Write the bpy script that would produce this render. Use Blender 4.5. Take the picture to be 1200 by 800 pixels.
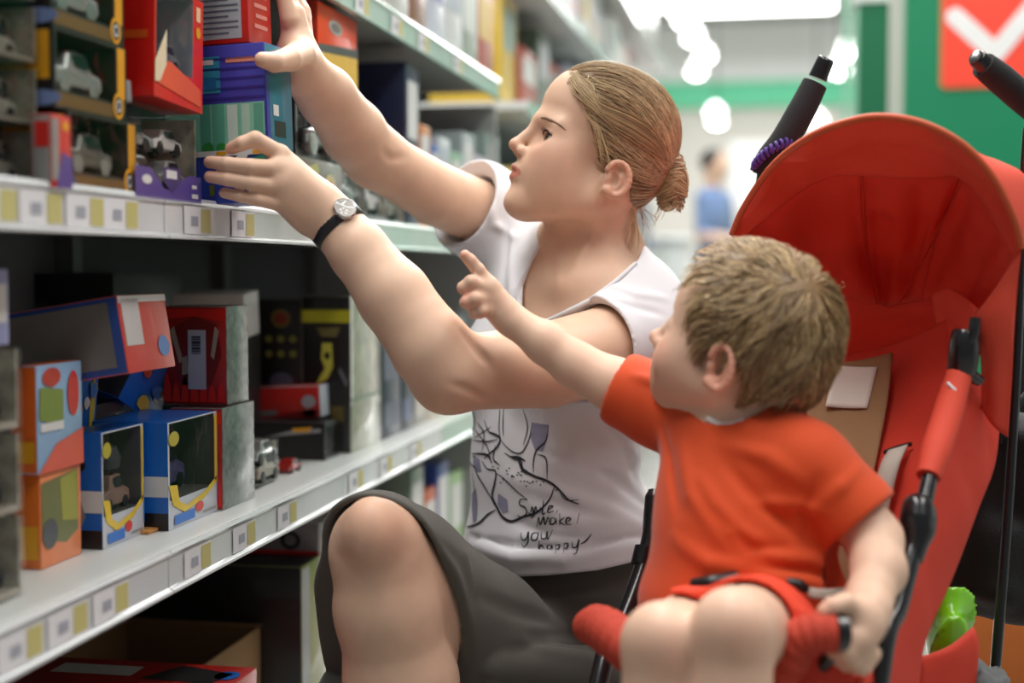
import bpy, bmesh, math, random
import numpy as np
from mathutils import Vector, Matrix, Euler
PI = math.pi
for _o in list(bpy.data.objects):
    bpy.data.objects.remove(_o, do_unlink=True)
S = bpy.context.scene
COL = S.collection
rng = np.random.default_rng(7)
random.seed(7)

# ------------------------------------------------------------------ camera, world, light, exposure
FPX = 1667.0
YAW = math.atan(315 / FPX); PITCH = -math.atan(85 / FPX)
CAM = np.array([0.0, 0.0, 0.82])
FW = np.array([-math.sin(YAW) * math.cos(PITCH), math.cos(YAW) * math.cos(PITCH), math.sin(PITCH)])
RT = np.array([math.cos(YAW), math.sin(YAW), 0.0]); UP = np.cross(RT, FW)

cam = bpy.data.cameras.new('camera'); camo = bpy.data.objects.new('camera', cam); COL.objects.link(camo)
camo.location = CAM; camo.rotation_euler = (PI / 2 + PITCH, 0, YAW)
cam.sensor_width = 36; cam.lens = 36 * FPX / 1200; cam.clip_start = 0.05; cam.clip_end = 200
cam.dof.use_dof = True; cam.dof.focus_distance = 1.73; cam.dof.aperture_fstop = 2.1
S.camera = camo

W = bpy.data.worlds.new('World'); S.world = W; W.use_nodes = True
W.node_tree.nodes['Background'].inputs[0].default_value = (0.93, 0.97, 1.0, 1)
W.node_tree.nodes['Background'].inputs[1].default_value = 0.17

def area(name, loc, rot, sx, sy, power, col=(1, 1, 1)):
    l = bpy.data.lights.new(name, 'AREA'); l.shape = 'RECTANGLE'; l.size = sx; l.size_y = sy
    l.energy = power; l.color = col
    o = bpy.data.objects.new(name, l); COL.objects.link(o); o.location = loc; o.rotation_euler = rot
    return o
area('ceiling_light_row', (-0.75, 2.5, 3.7), (0, 0, 0), 0.7, 6.0, 215, (1, .97, .93))
area('ceiling_light_row', (1.5, 2.2, 3.7), (0, 0, 0), 0.7, 6.0, 150, (1, .97, .93))
area('ceiling_light_row', (-0.2, 10.0, 5.6), (0, 0, 0), 3.0, 9.0, 900, (1, .99, .97))
area('ceiling_light_row', (-0.2, 22.0, 5.6), (0, 0, 0), 4.0, 12.0, 2600, (1, .99, .97))

S.view_settings.view_transform = 'Standard'; S.view_settings.look = 'None'
S.view_settings.gamma = 1; S.view_settings.exposure = 0.0
S.view_settings.use_curve_mapping = False

# ------------------------------------------------------------------ helpers
def P(px, py, d):
    "point of the place seen at pixel px,py at depth d (metres along the view axis)"
    return CAM + d * (FW + RT * (px - 600) / FPX + UP * (400 - py) / FPX)
def ray(px, py):
    return FW + RT * (px - 600) / FPX + UP * (400 - py) / FPX
def onX(px, py, x0):
    r = ray(px, py); return CAM + r * ((x0 - CAM[0]) / r[0])
def onZ(px, py, z0):
    r = ray(px, py); return CAM + r * ((z0 - CAM[2]) / r[2])
def yAt(px, x0):
    return float(onX(px, 400, x0)[1])
def proj(p):
    q = np.asarray(p, float) - CAM; d = q @ FW
    return 600 + FPX * (q @ RT) / d, 400 - FPX * (q @ UP) / d

def lin(c):
    return c / 12.92 if c <= 0.04045 else ((c + 0.055) / 1.055) ** 2.4
def rgb(r, g=None, b=None):
    if isinstance(r, str):
        h = r.lstrip('#'); r, g, b = int(h[:2], 16), int(h[2:4], 16), int(h[4:6], 16)
    return (lin(r / 255), lin(g / 255), lin(b / 255), 1)

MATS = {}
def mat(name, col, rough=0.5, metal=0.0, coat=0.0, var=0.0, vscale=20.0, bump=0.0, bscale=80.0, trans=0.0, alpha=1.0,
        emit=None, estr=0.0, sss=0.0, attr=None, spec=0.5, stretch=None, sheen=0.0):
    if name in MATS: return MATS[name]
    if isinstance(col, str): col = rgb(col)
    m = bpy.data.materials.new(name); m.use_nodes = True; nt = m.node_tree; N = nt.nodes; L = nt.links
    b = N['Principled BSDF']
    b.inputs['Base Color'].default_value = col; b.inputs['Roughness'].default_value = rough
    b.inputs['Metallic'].default_value = metal; b.inputs['Coat Weight'].default_value = coat
    b.inputs['Transmission Weight'].default_value = trans; b.inputs['Alpha'].default_value = alpha
    b.inputs['Specular IOR Level'].default_value = spec
    b.inputs['Sheen Weight'].default_value = sheen
    if emit is not None:
        b.inputs['Emission Color'].default_value = emit; b.inputs['Emission Strength'].default_value = estr
    if sss:
        b.inputs['Subsurface Weight'].default_value = sss
        b.inputs['Subsurface Radius'].default_value = (0.012, 0.005, 0.003)
        b.inputs['Subsurface Scale'].default_value = 0.4
    src = None
    if var or bump:
        tc = N.new('ShaderNodeTexCoord'); mp = N.new('ShaderNodeMapping')
        if stretch: mp.inputs['Scale'].default_value = stretch
        L.new(tc.outputs['Object'], mp.inputs['Vector'])
    if attr:
        at = N.new('ShaderNodeAttribute'); at.attribute_name = attr; src = at.outputs['Color']
    if var:
        nz = N.new('ShaderNodeTexNoise'); nz.inputs['Scale'].default_value = vscale; nz.inputs['Detail'].default_value = 4
        L.new(mp.outputs[0], nz.inputs['Vector'])
        rp = N.new('ShaderNodeMapRange'); rp.inputs[1].default_value = .3; rp.inputs[2].default_value = .7
        rp.inputs[3].default_value = 1 - var; rp.inputs[4].default_value = 1 + var
        L.new(nz.outputs['Fac'], rp.inputs[0])
        mx = N.new('ShaderNodeVectorMath'); mx.operation = 'MULTIPLY'
        if src: L.new(src, mx.inputs[0])
        else: mx.inputs[0].default_value = col[:3]
        L.new(rp.outputs[0], mx.inputs[1]); src = mx.outputs[0]
    if src: L.new(src, b.inputs['Base Color'])
    if bump:
        n2 = N.new('ShaderNodeTexNoise'); n2.inputs['Scale'].default_value = bscale; n2.inputs['Detail'].default_value = 3
        L.new(mp.outputs[0], n2.inputs['Vector'])
        bp = N.new('ShaderNodeBump'); bp.inputs['Strength'].default_value = bump; bp.inputs['Distance'].default_value = 0.004
        L.new(n2.outputs['Fac'], bp.inputs['Height']); L.new(bp.outputs[0], b.inputs['Normal'])
    MATS[name] = m
    return m

def link(o, parent=None):
    COL.objects.link(o)
    if parent is not None: o.parent = parent
    return o
def tag(o, label, cat, group=None):
    o['label'] = label; o['category'] = cat
    if group: o['group'] = group
    return o
def thing(name, label, cat, loc=(0, 0, 0), rot=(0, 0, 0), group=None):
    o = bpy.data.objects.new(name, None); COL.objects.link(o)
    o.empty_display_size = 0.02
    o.location = loc; o.rotation_euler = rot
    return tag(o, label, cat, group)
def world_off(p):
    while p is not None:
        if p.get('_w'): return np.array(p['_w'])
        p = p.parent
    return np.zeros(3)
def mesh(name, V, Fc, m, parent=None, smooth=False, mi=None, kind=None, label=None):
    me = bpy.data.meshes.new(name)
    V = np.asarray(V, float)
    V = V - world_off(parent)                        # parts given in world space under an unrotated Empty
    if isinstance(Fc, np.ndarray):
        n, k = Fc.shape
        me.vertices.add(len(V)); me.vertices.foreach_set('co', V.astype(np.float32).ravel())
        me.loops.add(n * k); me.loops.foreach_set('vertex_index', Fc.astype(np.int32).ravel())
        me.polygons.add(n); me.polygons.foreach_set('loop_start', np.arange(0, n * k, k, dtype=np.int32))
        me.update(calc_edges=True); me.validate()
    else:
        me.from_pydata([tuple(v) for v in V], [], Fc)
    for x in (m if isinstance(m, (list, tuple)) else [m]): me.materials.append(x)
    if mi is not None: me.polygons.foreach_set('material_index', np.asarray(mi, dtype=np.int32))
    if smooth: me.polygons.foreach_set('use_smooth', np.ones(len(me.polygons), dtype=bool))
    me.update()
    o = bpy.data.objects.new(name, me); link(o, parent)
    if kind: o['kind'] = kind
    if label: o['label'] = label
    return o
def wthing(name, label, cat, base, group=None):
    "an Empty at base whose parts are given in world coordinates"
    o = thing(name, label, cat, tuple(base), group=group); o['_w'] = [float(x) for x in base]
    return o

def boxVF(lo, hi):
    x0, y0, z0 = lo; x1, y1, z1 = hi
    V = [(x0, y0, z0), (x1, y0, z0), (x1, y1, z0), (x0, y1, z0), (x0, y0, z1), (x1, y0, z1), (x1, y1, z1), (x0, y1, z1)]
    F = [(0, 3, 2, 1), (4, 5, 6, 7), (0, 1, 5, 4), (2, 3, 7, 6), (1, 2, 6, 5), (3, 0, 4, 7)]   # -z +z -y +y +x -x
    return V, F
def box(name, lo, hi, m, parent=None, bevel=0.0, mi=None, kind=None, label=None, segs=2):
    V, F = boxVF(lo, hi)
    if bevel:
        bm = bmesh.new(); vs = [bm.verts.new(v) for v in V]
        for i, f in enumerate(F):
            fc = bm.faces.new([vs[j] for j in f]); fc.material_index = 0 if mi is None else mi[i]
        bmesh.ops.bevel(bm, geom=list(bm.edges), offset=bevel, segments=segs, affect='EDGES', profile=.5)
        off = world_off(parent)
        for v in bm.verts: v.co = Vector(np.array(v.co) - off)
        me = bpy.data.meshes.new(name); bm.to_mesh(me); bm.free()
        for x in (m if isinstance(m, (list, tuple)) else [m]): me.materials.append(x)
        me.polygons.foreach_set('use_smooth', np.ones(len(me.polygons), dtype=bool))
        o = bpy.data.objects.new(name, me); link(o, parent)
        me.set_sharp_from_angle(angle=math.radians(35))
        if kind: o['kind'] = kind
        if label: o['label'] = label
        return o
    return mesh(name, V, F, m, parent, mi=mi, kind=kind, label=label)

def sweepVF(pts, rad, n=10, cap=True, ell=None, up=None):
    "tube through pts; rad scalar or list; ell=(a,b) section scale"
    pts = np.asarray(pts, float); k = len(pts)
    rad = np.full(k, rad) if np.isscalar(rad) else np.asarray(rad, float)
    T = np.gradient(pts, axis=0); T /= np.linalg.norm(T, axis=1)[:, None] + 1e-12
    nrm = np.cross(T[0], up if up is not None else (0.13, 0.31, 0.94))
    if np.linalg.norm(nrm) < 1e-6: nrm = np.cross(T[0], (1, 0, 0))
    nrm /= np.linalg.norm(nrm)
    V = []; a = np.arange(n) * 2 * PI / n; ea, eb = ell or (1, 1)
    for i in range(k):
        nrm = nrm - T[i] * (nrm @ T[i]); nrm /= np.linalg.norm(nrm); bi = np.cross(T[i], nrm)
        V.append(pts[i] + rad[i] * (ea * np.cos(a)[:, None] * nrm + eb * np.sin(a)[:, None] * bi))
    V = np.concatenate(V); F = []
    for i in range(k - 1):
        for j in range(n):
            F.append((i * n + j, i * n + (j + 1) % n, (i + 1) * n + (j + 1) % n, (i + 1) * n + j))
    if cap:
        F.append(tuple(range(n - 1, -1, -1))); F.append(tuple((k - 1) * n + j for j in range(n)))
    return V, F
def tube(name, pts, rad, m, parent=None, n=12, spl=0, ell=None, label=None, up=None):
    if spl: pts, rad = spline(pts, spl, rad)
    V, F = sweepVF(pts, rad, n, ell=ell, up=up)
    o = mesh(name, V, F, m, parent, smooth=True, label=label)
    o.data.set_sharp_from_angle(angle=math.radians(50))
    return o
def spline(pts, n, rad=None):
    "Catmull-Rom through pts, n samples per span"
    pts = np.asarray(pts, float); k = len(pts)
    ext = np.vstack([2 * pts[0] - pts[1], pts, 2 * pts[-1] - pts[-2]])
    out = []; ro = []
    r = None if rad is None else (np.full(k, rad) if np.isscalar(rad) else np.asarray(rad, float))
    for i in range(k - 1):
        p0, p1, p2, p3 = ext[i:i + 4]
        for t in np.arange(n) / n:
            out.append(.5 * ((2 * p1) + (p2 - p0) * t + (2 * p0 - 5 * p1 + 4 * p2 - p3) * t * t + (3 * p1 - p0 - 3 * p2 + p3) * t ** 3))
            if r is not None: ro.append(r[i] * (1 - t) + r[i + 1] * t)
    out.append(pts[-1])
    if r is not None: ro.append(r[-1]); return np.array(out), np.array(ro)
    return np.array(out)
def lathe(name, prof, m, parent=None, n=24, org=(0, 0, 0), axis=(0, 0, 1), label=None, mi=None):
    ax = np.array(axis, float); ax /= np.linalg.norm(ax)
    u = np.cross(ax, (0.3, 0.9, 0.1)); u /= np.linalg.norm(u); w = np.cross(ax, u)
    a = np.arange(n) * 2 * PI / n; V = []
    for r, h in prof: V.append(np.array(org) + ax * h + r * (np.cos(a)[:, None] * u + np.sin(a)[:, None] * w))
    k = len(prof); F = []
    for i in range(k - 1):
        for j in range(n): F.append((i * n + j, i * n + (j + 1) % n, (i + 1) * n + (j + 1) % n, (i + 1) * n + j))
    F.append(tuple(range(n - 1, -1, -1))); F.append(tuple((k - 1) * n + j for j in range(n)))
    o = mesh(name, np.concatenate(V), F, m, parent, smooth=True, label=label)
    o.data.set_sharp_from_angle(angle=math.radians(40))
    return o
def gridsurf(name, rows, m, parent=None, thick=0.0, label=None, sub=0):
    "smooth sheet through rows of points (all the same length)"
    R = np.asarray(rows, float); a, b = R.shape[:2]
    F = np.array([(i * b + j, i * b + j + 1, (i + 1) * b + j + 1, (i + 1) * b + j) for i in range(a - 1) for j in range(b - 1)])
    o = mesh(name, R.reshape(-1, 3), F, m, parent, smooth=True, label=label)
    if sub: md = o.modifiers.new('sub', 'SUBSURF'); md.levels = md.render_levels = sub
    if thick: md = o.modifiers.new('thick', 'SOLIDIFY'); md.thickness = thick; md.offset = 0
    return o
def resample(pts, n):
    pts = spline(pts, 12) if len(pts) > 2 else np.asarray(pts, float)
    s = np.r_[0, np.cumsum(np.linalg.norm(np.diff(pts, axis=0), axis=1))]; t = np.linspace(0, s[-1], n)
    return np.stack([np.interp(t, s, pts[:, i]) for i in range(3)], 1)
def text_mesh(name, txt, size, m, parent, M, ext=0.0004):
    cu = bpy.data.curves.new(name, 'FONT'); cu.body = txt; cu.size = size; cu.align_x = 'CENTER'; cu.align_y = 'CENTER'; cu.extrude = ext
    cu.resolution_u = 3
    t = bpy.data.objects.new(name, cu); COL.objects.link(t)
    dg = bpy.context.evaluated_depsgraph_get(); me = bpy.data.meshes.new_from_object(t.evaluated_get(dg)); bpy.data.objects.remove(t)
    me.transform(Matrix(M)); me.materials.clear(); me.materials.append(m)
    o = bpy.data.objects.new(name, me); link(o, parent); return o
# ------------------------------------------------------------------ small implicit-surface modeller (bodies and clothes become one continuous mesh each)
def smin(a, b, k):
    if k <= 0: return np.minimum(a, b)
    h = np.maximum(k - np.abs(a - b), 0) / k
    return np.minimum(a, b) - h * h * k * .25
def RC(a, b, ra, rb, flat=None):
    "round cone; flat=(direction, factor) squeezes the section along a direction"
    a = np.asarray(a, float); b = np.asarray(b, float)
    if flat is not None:
        n = np.asarray(flat[0], float); n = n / np.linalg.norm(n); s = 1 / flat[1]
        M = np.eye(3) + (s - 1) * np.outer(n, n)
    else: M = None
    A = a if M is None else M @ a; B = b if M is None else M @ b
    ba = B - A; l2 = ba @ ba + 1e-12; rr = ra - rb; a2 = max(l2 - rr * rr, 1e-12); il2 = 1 / l2
    sc = 1.0 if flat is None else min(flat[1], 1.0)
    def f(p):
        q = p if M is None else p @ M.T
        pa = q - A; y = pa @ ba; z = y - l2
        x = pa * l2 - y[:, None] * ba; x2 = np.einsum('ij,ij->i', x, x)
        y2 = y * y * l2; z2 = z * z * l2
        k = np.sign(rr) * rr * rr * x2
        c1 = np.sign(z) * a2 * z2 > k; c2 = np.sign(y) * a2 * y2 < k
        d = (np.sqrt(x2 * a2 * il2) + y * rr) * il2 - ra
        d = np.where(c2, np.sqrt(x2 + y2) * il2 - ra, d)
        d = np.where(c1, np.sqrt(x2 + z2) * il2 - rb, d)
        return d * sc
    return f
def SP(c, r):
    c = np.asarray(c, float)
    return lambda p: np.linalg.norm(p - c, axis=1) - r
def EL(c, r, R=None):
    c = np.asarray(c, float); r = np.asarray(r, float); R = np.eye(3) if R is None else np.asarray(R, float)   # columns of R = axes
    def f(p):
        q = (p - c) @ R
        k0 = np.linalg.norm(q / r, axis=1); k1 = np.linalg.norm(q / (r * r), axis=1)
        return k0 * (k0 - 1) / (k1 + 1e-9)
    return f
class SDF:
    def __init__(s): s.ops = []
    def u(s, f, k=0.01): s.ops.append(('u', f, k)); return s
    def s(s, f, k=0.01): s.ops.append(('s', f, k)); return s
    def i(s, f, k=0.0): s.ops.append(('i', f, k)); return s
    def d(s, f): s.ops.append(('d', f, 0)); return s                # displacement f(p)
    def chain(s, pts, rad, k=0.01, kin=0.004, flat=None):
        pts = [np.asarray(p, float) for p in pts]
        fs = [RC(pts[i], pts[i + 1], rad[i], rad[i + 1], flat) for i in range(len(pts) - 1)]
        def f(p):
            d = fs[0](p)
            for g in fs[1:]: d = smin(d, g(p), kin)
            return d
        return s.u(f, k)
    def __call__(s, p, ops=None):
        d = np.full(len(p), 1e3)
        for t, f, k in (ops or s.ops):
            if t == 'u': d = smin(d, f(p), k)
            elif t == 's': d = -smin(-d, f(p), k)
            elif t == 'i': d = -smin(-d, -f(p), k)
            else: d = d + f(p)
        return d
    def near(s, p, cell=.05):
        "distance and unit gradient for many points, using only the primitives close to each small cell"
        key = np.floor(p / cell).astype(int); U, inv = np.unique(key, axis=0, return_inverse=True); inv = inv.ravel()
        cen = (U + .5) * cell; R = cell * .87 + .002
        vals = [f(cen) if t in 'usi' else None for t, f, k in s.ops]
        D = np.zeros(len(p)); Gr = np.zeros((len(p), 3)); order = np.argsort(inv, kind='stable'); cuts = np.searchsorted(inv[order], np.arange(len(U) + 1)); e = 4e-4
        off = np.concatenate([[(0, 0, 0)], np.eye(3), -np.eye(3)]) * e
        for a in range(len(U)):
            ix = order[cuts[a]:cuts[a + 1]]
            ops = [o for o, v in zip(s.ops, vals) if o[0] == 'd' or (o[0] in 'us' and v[a] < R + o[2] + .012) or (o[0] == 'i' and v[a] > -(R + o[2] + .012))]
            if not any(o[0] == 'u' for o in ops): D[ix] = 1; continue
            q = (p[ix][None] + off[:, None]).reshape(-1, 3); d = s(q, ops).reshape(7, -1)
            D[ix] = d[0]; Gr[ix] = (d[1:4] - d[4:7]).T
        return D, Gr / (np.linalg.norm(Gr, axis=1)[:, None] + 1e-12)
    def grad(s, p, e=4e-4):
        g = np.stack([s(p + np.eye(3)[i] * e) - s(p - np.eye(3)[i] * e) for i in range(3)], 1)
        return g / (np.linalg.norm(g, axis=1)[:, None] + 1e-9)
    def march(s, px, py, d0=1.0, d1=3.0, fwd=True):
        "first surface point met along the view ray through each pixel"
        px = np.atleast_1d(np.asarray(px, float)); py = np.atleast_1d(np.asarray(py, float))
        D = FW + RT * ((px - 600) / FPX)[:, None] + UP * ((400 - py) / FPX)[:, None]; L = np.linalg.norm(D, axis=1)[:, None]
        t = np.full((len(px), 1), d0)
        for _ in range(90):
            d = s(CAM + D * t); t = np.minimum(t + .8 * d[:, None] / L, d1)
        return CAM + D * t, (t[:, 0] < d1 - 1e-3)
    def mesh(s, lo, hi, h=0.003, B=16):
        lo = np.asarray(lo, float); hi = np.asarray(hi, float)
        nb = np.ceil((hi - lo) / (h * B)).astype(int); n = nb * B + 2
        gi = np.stack(np.meshgrid(*[np.arange(k) for k in nb], indexing='ij'), -1).reshape(-1, 3)
        cen = lo + (gi + .5) * (h * B); R = h * B * .5 * math.sqrt(3) + h
        vals = [f(cen) if t in 'usi' else None for t, f, k in s.ops]
        d = np.full(len(cen), 1e3)
        for (t, f, k), v in zip(s.ops, vals):
            if t == 'u': d = smin(d, v, k)
            elif t == 's': d = -smin(-d, v, k)
            elif t == 'i': d = -smin(-d, -v, k)
        act = np.where(np.abs(d) < R * 1.25 + .012)[0]
        off = np.stack(np.meshgrid(*[np.arange(B + 1)] * 3, indexing='ij'), -1).reshape(-1, 3)
        stride = np.array([n[1] * n[2], n[2], 1], dtype=np.int64)
        VID = []; VP = []; EA = []
        b1 = B + 1
        for a in act:
            ops = []
            for o, v in zip(s.ops, vals):
                t, f, k = o
                if t == 'd': ops.append(o)
                elif t == 'u' and v[a] < R + k + .012: ops.append(o)
                elif t == 's' and v[a] < R + k + .012: ops.append(o)
                elif t == 'i' and v[a] > -(R + k + .012): ops.append(o)
            if not any(o[0] == 'u' for o in ops): continue
            base = gi[a] * B
            g = s(lo + (base + off) * h, ops).reshape(b1, b1, b1)
            ins = g < 0
            if ins.all() or not ins.any(): continue
            cs = sum(ins[i:B + i, j:B + j, k:B + k].astype(np.int8) for i in (0, 1) for j in (0, 1) for k in (0, 1))
            ci = np.argwhere((cs > 0) & (cs < 8))
            acc = np.zeros((len(ci), 3)); cnt = np.zeros(len(ci))
            for ax in range(3):
                o1, o2 = [(1, 2), (0, 2), (0, 1)][ax]
                for u in (0, 1):
                    for w in (0, 1):
                        c0 = ci.copy(); c0[:, o1] += u; c0[:, o2] += w; c1 = c0.copy(); c1[:, ax] += 1
                        g0 = g[c0[:, 0], c0[:, 1], c0[:, 2]]; g1 = g[c1[:, 0], c1[:, 1], c1[:, 2]]
                        m = (g0 < 0) != (g1 < 0)
                        t = np.where(m, g0 / np.where(m, g0 - g1, 1), 0)
                        pt = c0.astype(float); pt[:, ax] += t
                        acc[m] += pt[m]; cnt += m
            VP.append(lo + (base + acc / cnt[:, None]) * h); VID.append((ci + base) @ stride)
            for ax in range(3):
                a0 = [slice(0, B)] * 3; a1 = [slice(0, B)] * 3; a1[ax] = slice(1, B + 1)
                m = ins[tuple(a0)] != ins[tuple(a1)]; e = np.argwhere(m)
                if len(e):
                    sg = ins[tuple(a0)][e[:, 0], e[:, 1], e[:, 2]]
                    EA.append(np.column_stack([(e + base) @ stride, np.full(len(e), ax), sg]))
        VID = np.concatenate(VID); VP = np.concatenate(VP); E = np.concatenate(EA)
        o = np.argsort(VID); VID = VID[o]; VP = VP[o]
        Fs = []
        for ax in range(3):
            s1, s2 = [(stride[1], stride[2]), (stride[2], stride[0]), (stride[0], stride[1])][ax]
            q = E[E[:, 1] == ax]
            ids = np.stack([q[:, 0] - s1 - s2, q[:, 0] - s2, q[:, 0], q[:, 0] - s1], 1)
            ix = np.searchsorted(VID, ids); ix = np.minimum(ix, len(VID) - 1)
            ok = (VID[ix] == ids).all(1); ix = ix[ok]; sg = q[ok, 2] == 1
            Fs.append(np.where(sg[:, None], ix, ix[:, ::-1]))
        return VP, np.concatenate(Fs)
def relax(V, Fc, it=3, lam=.5):
    for _ in range(it):
        acc = np.zeros_like(V); cnt = np.zeros(len(V))
        for a, b in ((0, 1), (1, 2), (2, 3), (3, 0)):
            for x, y in ((a, b), (b, a)):
                np.add.at(acc, Fc[:, x], V[Fc[:, y]]); np.add.at(cnt, Fc[:, x], 1)
        m = cnt > 0
        V = V.copy(); V[m] += lam * (acc[m] / cnt[m, None] - V[m])
    return V
def snap(sdf, V, it=2):
    for _ in range(it):
        d, g = sdf.near(V); m = np.abs(d) < .004
        V[m] -= g[m] * d[m, None]
    return V
def subdiv(V, Fc, sel):
    "split the chosen quads in four; neighbours take the extra vertex as an n-gon, so the mesh stays closed"
    E = np.sort(np.concatenate([Fc[sel][:, [0, 1]], Fc[sel][:, [1, 2]], Fc[sel][:, [2, 3]], Fc[sel][:, [3, 0]]]), 1)
    U, inv = np.unique(E, axis=0, return_inverse=True); inv = inv.reshape(4, -1)
    nv = len(V); mid = V[U].mean(1); cen = V[Fc[sel]].mean(1)
    mi = {(int(a), int(b)): nv + i for i, (a, b) in enumerate(U)}
    c0 = nv + len(U) + np.arange(sel.sum())
    f = Fc[sel]; e = nv + inv
    Q = np.concatenate([np.stack([f[:, i], e[i], c0, e[i - 1]], 1) for i in range(4)])
    rest = Fc[~sel]; isb = np.zeros(nv, bool); isb[U.ravel()] = True
    cand = isb[rest].sum(1) >= 2; polys = []; keep = [rest[~cand]]
    for r in rest[cand]:
        out = []
        for k in range(4):
            a, b = int(r[k]), int(r[(k + 1) % 4]); out.append(a)
            m = mi.get((min(a, b), max(a, b)))
            if m is not None: out.append(m)
        polys.append(out)
    return np.concatenate([V, mid, cen]), np.concatenate(keep + [Q]), polys
def sdf_mesh(name, sdf, lo, hi, h, m, parent, fine=None, tint=None, rel=2):
    V, Fc = sdf.mesh(lo, hi, h); V = relax(V, Fc, rel)
    if fine is None: V = snap(sdf, V, 1)
    polys = []
    if fine is not None:
        V, Fc, polys = subdiv(V, Fc, fine(V[Fc].mean(1))); V = snap(sdf, V, 2)
    o = mesh(name, V, [tuple(f) for f in Fc.tolist()] + [tuple(p) for p in polys] if polys else Fc, m, parent, smooth=True)
    if tint is not None:
        c = tint(V); at = o.data.color_attributes.new('tint', 'FLOAT_COLOR', 'POINT')
        at.data.foreach_set('color', np.column_stack([c, np.ones(len(c))]).astype(np.float32).ravel())
    return o
def ss(a, b, x):
    t = np.clip((x - a) / (b - a), 0, 1); return t * t * (3 - 2 * t)
def segd(p, a, b):
    a = np.asarray(a, float); b = np.asarray(b, float); ab = b - a
    t = np.clip(((p - a) @ ab) / (ab @ ab), 0, 1); return np.linalg.norm(p - a - t[:, None] * ab, axis=1), t
def fold(pts, amp, w):
    "a cloth fold: raises (amp>0) or creases the surface along a polyline, fading at its ends"
    pts = [np.asarray(q, float) for q in pts]; n = len(pts) - 1
    c = np.mean(pts, 0); Rr = max(np.linalg.norm(q - c) for q in pts) + 3 * w
    def f(p):
        o = np.zeros(len(p)); near = np.where(np.linalg.norm(p - c, axis=1) < Rr)[0]
        if len(near) == 0: return o
        q = p[near]; best = np.full(len(q), 9.); tt = np.zeros(len(q))
        for i in range(n):
            d, t = segd(q, pts[i], pts[i + 1]); m = d < best; best[m] = d[m]; tt[m] = (i + t[m]) / n
        o[near] = -amp * np.exp(-(best / w) ** 2) * (0.25 + .75 * np.sin(np.clip(tt, 0, 1) * PI))
        return o
    return f
# ------------------------------------------------------------------ the setting
M_floor = mat('floor_tile', '#84827d', rough=.25, var=.05, vscale=3)
M_ceil = mat('ceiling_paint', '#b9bcb8', rough=.9, var=.03, vscale=2)
M_wallw = mat('wall_white', '#e4e8e8', rough=.8, var=.02, vscale=1)
M_wallg = mat('wall_grey', '#c4c2bb', rough=.8, var=.05, vscale=1)
M_green = mat('green_laminate', '#007f56', rough=.45, var=.03, vscale=2)
M_green2 = mat('green_dark_laminate', '#0a6b48', rough=.5, var=.03, vscale=2)
M_mint = mat('mint_band', '#63c79c', rough=.7, var=.03, vscale=1)
M_white = mat('white_plastic', '#e8eaea', rough=.35, var=.02, vscale=10)
M_lamp = mat('lamp_diffuser', '#ffffff', emit=(1, .98, .95, 1), estr=14)
M_black = mat('black_plastic', '#141416', rough=.35, var=.08, vscale=40)
M_grout = mat('tile_joint', '#9a9a95', rough=.9)

box('floor', (-7, -1.5, -.06), (7, 33, -0.003), M_grout, kind='structure')
fl = bpy.data.objects['floor']
def tile_vf(s=.6, gap=.004):
    return boxVF((-s / 2 + gap, -s / 2 + gap, -.02), (s / 2 - gap, s / 2 - gap, 0))
_tv, _tf = tile_vf()
_tile = bpy.data.meshes.new('tile'); _tile.from_pydata(_tv, [], _tf); _tile.materials.append(M_floor)
for ix in range(-1, 4):
    for iy in range(-1, 14):
        t = bpy.data.objects.new('tile', _tile); link(t, fl); t.location = (.1 + ix * .6, .6 + iy * .6, 0)
V = []; Fq = []
for ix in range(-11, 11):
    for iy in range(-2, 54):
        if -1 <= ix <= 3 and -1 <= iy < 14: continue
        a, b = .1 + ix * .6, .6 + iy * .6; n0 = len(V)
        V += [(a - .296, b - .296, 0), (a + .296, b - .296, 0), (a + .296, b + .296, 0), (a - .296, b + .296, 0)]; Fq.append((n0, n0 + 1, n0 + 2, n0 + 3))
mesh('far_tiles', V, Fq, M_floor, fl, kind='stuff')
box('ceiling', (-7, -1.5, 6.3), (7, 33, 6.4), M_ceil, kind='structure')
box('wall_left', (-7, -1.5, 0), (-6.9, 33, 6.3), M_wallg, kind='structure')
box('wall_right', (6.9, -1.5, 0), (7, 33, 6.3), M_wallw, kind='structure')
box('wall_back', (-7, 32.4, 0), (7, 32.6, 6.3), M_wallg, kind='structure')
box('trim_1', (-7, 32.15, 4.98), (7, 32.4, 6.25), M_wallw, kind='structure')
box('trim_2', (-7, 32.1, 4.42), (7, 32.4, 4.97), M_mint, kind='structure')

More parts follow.
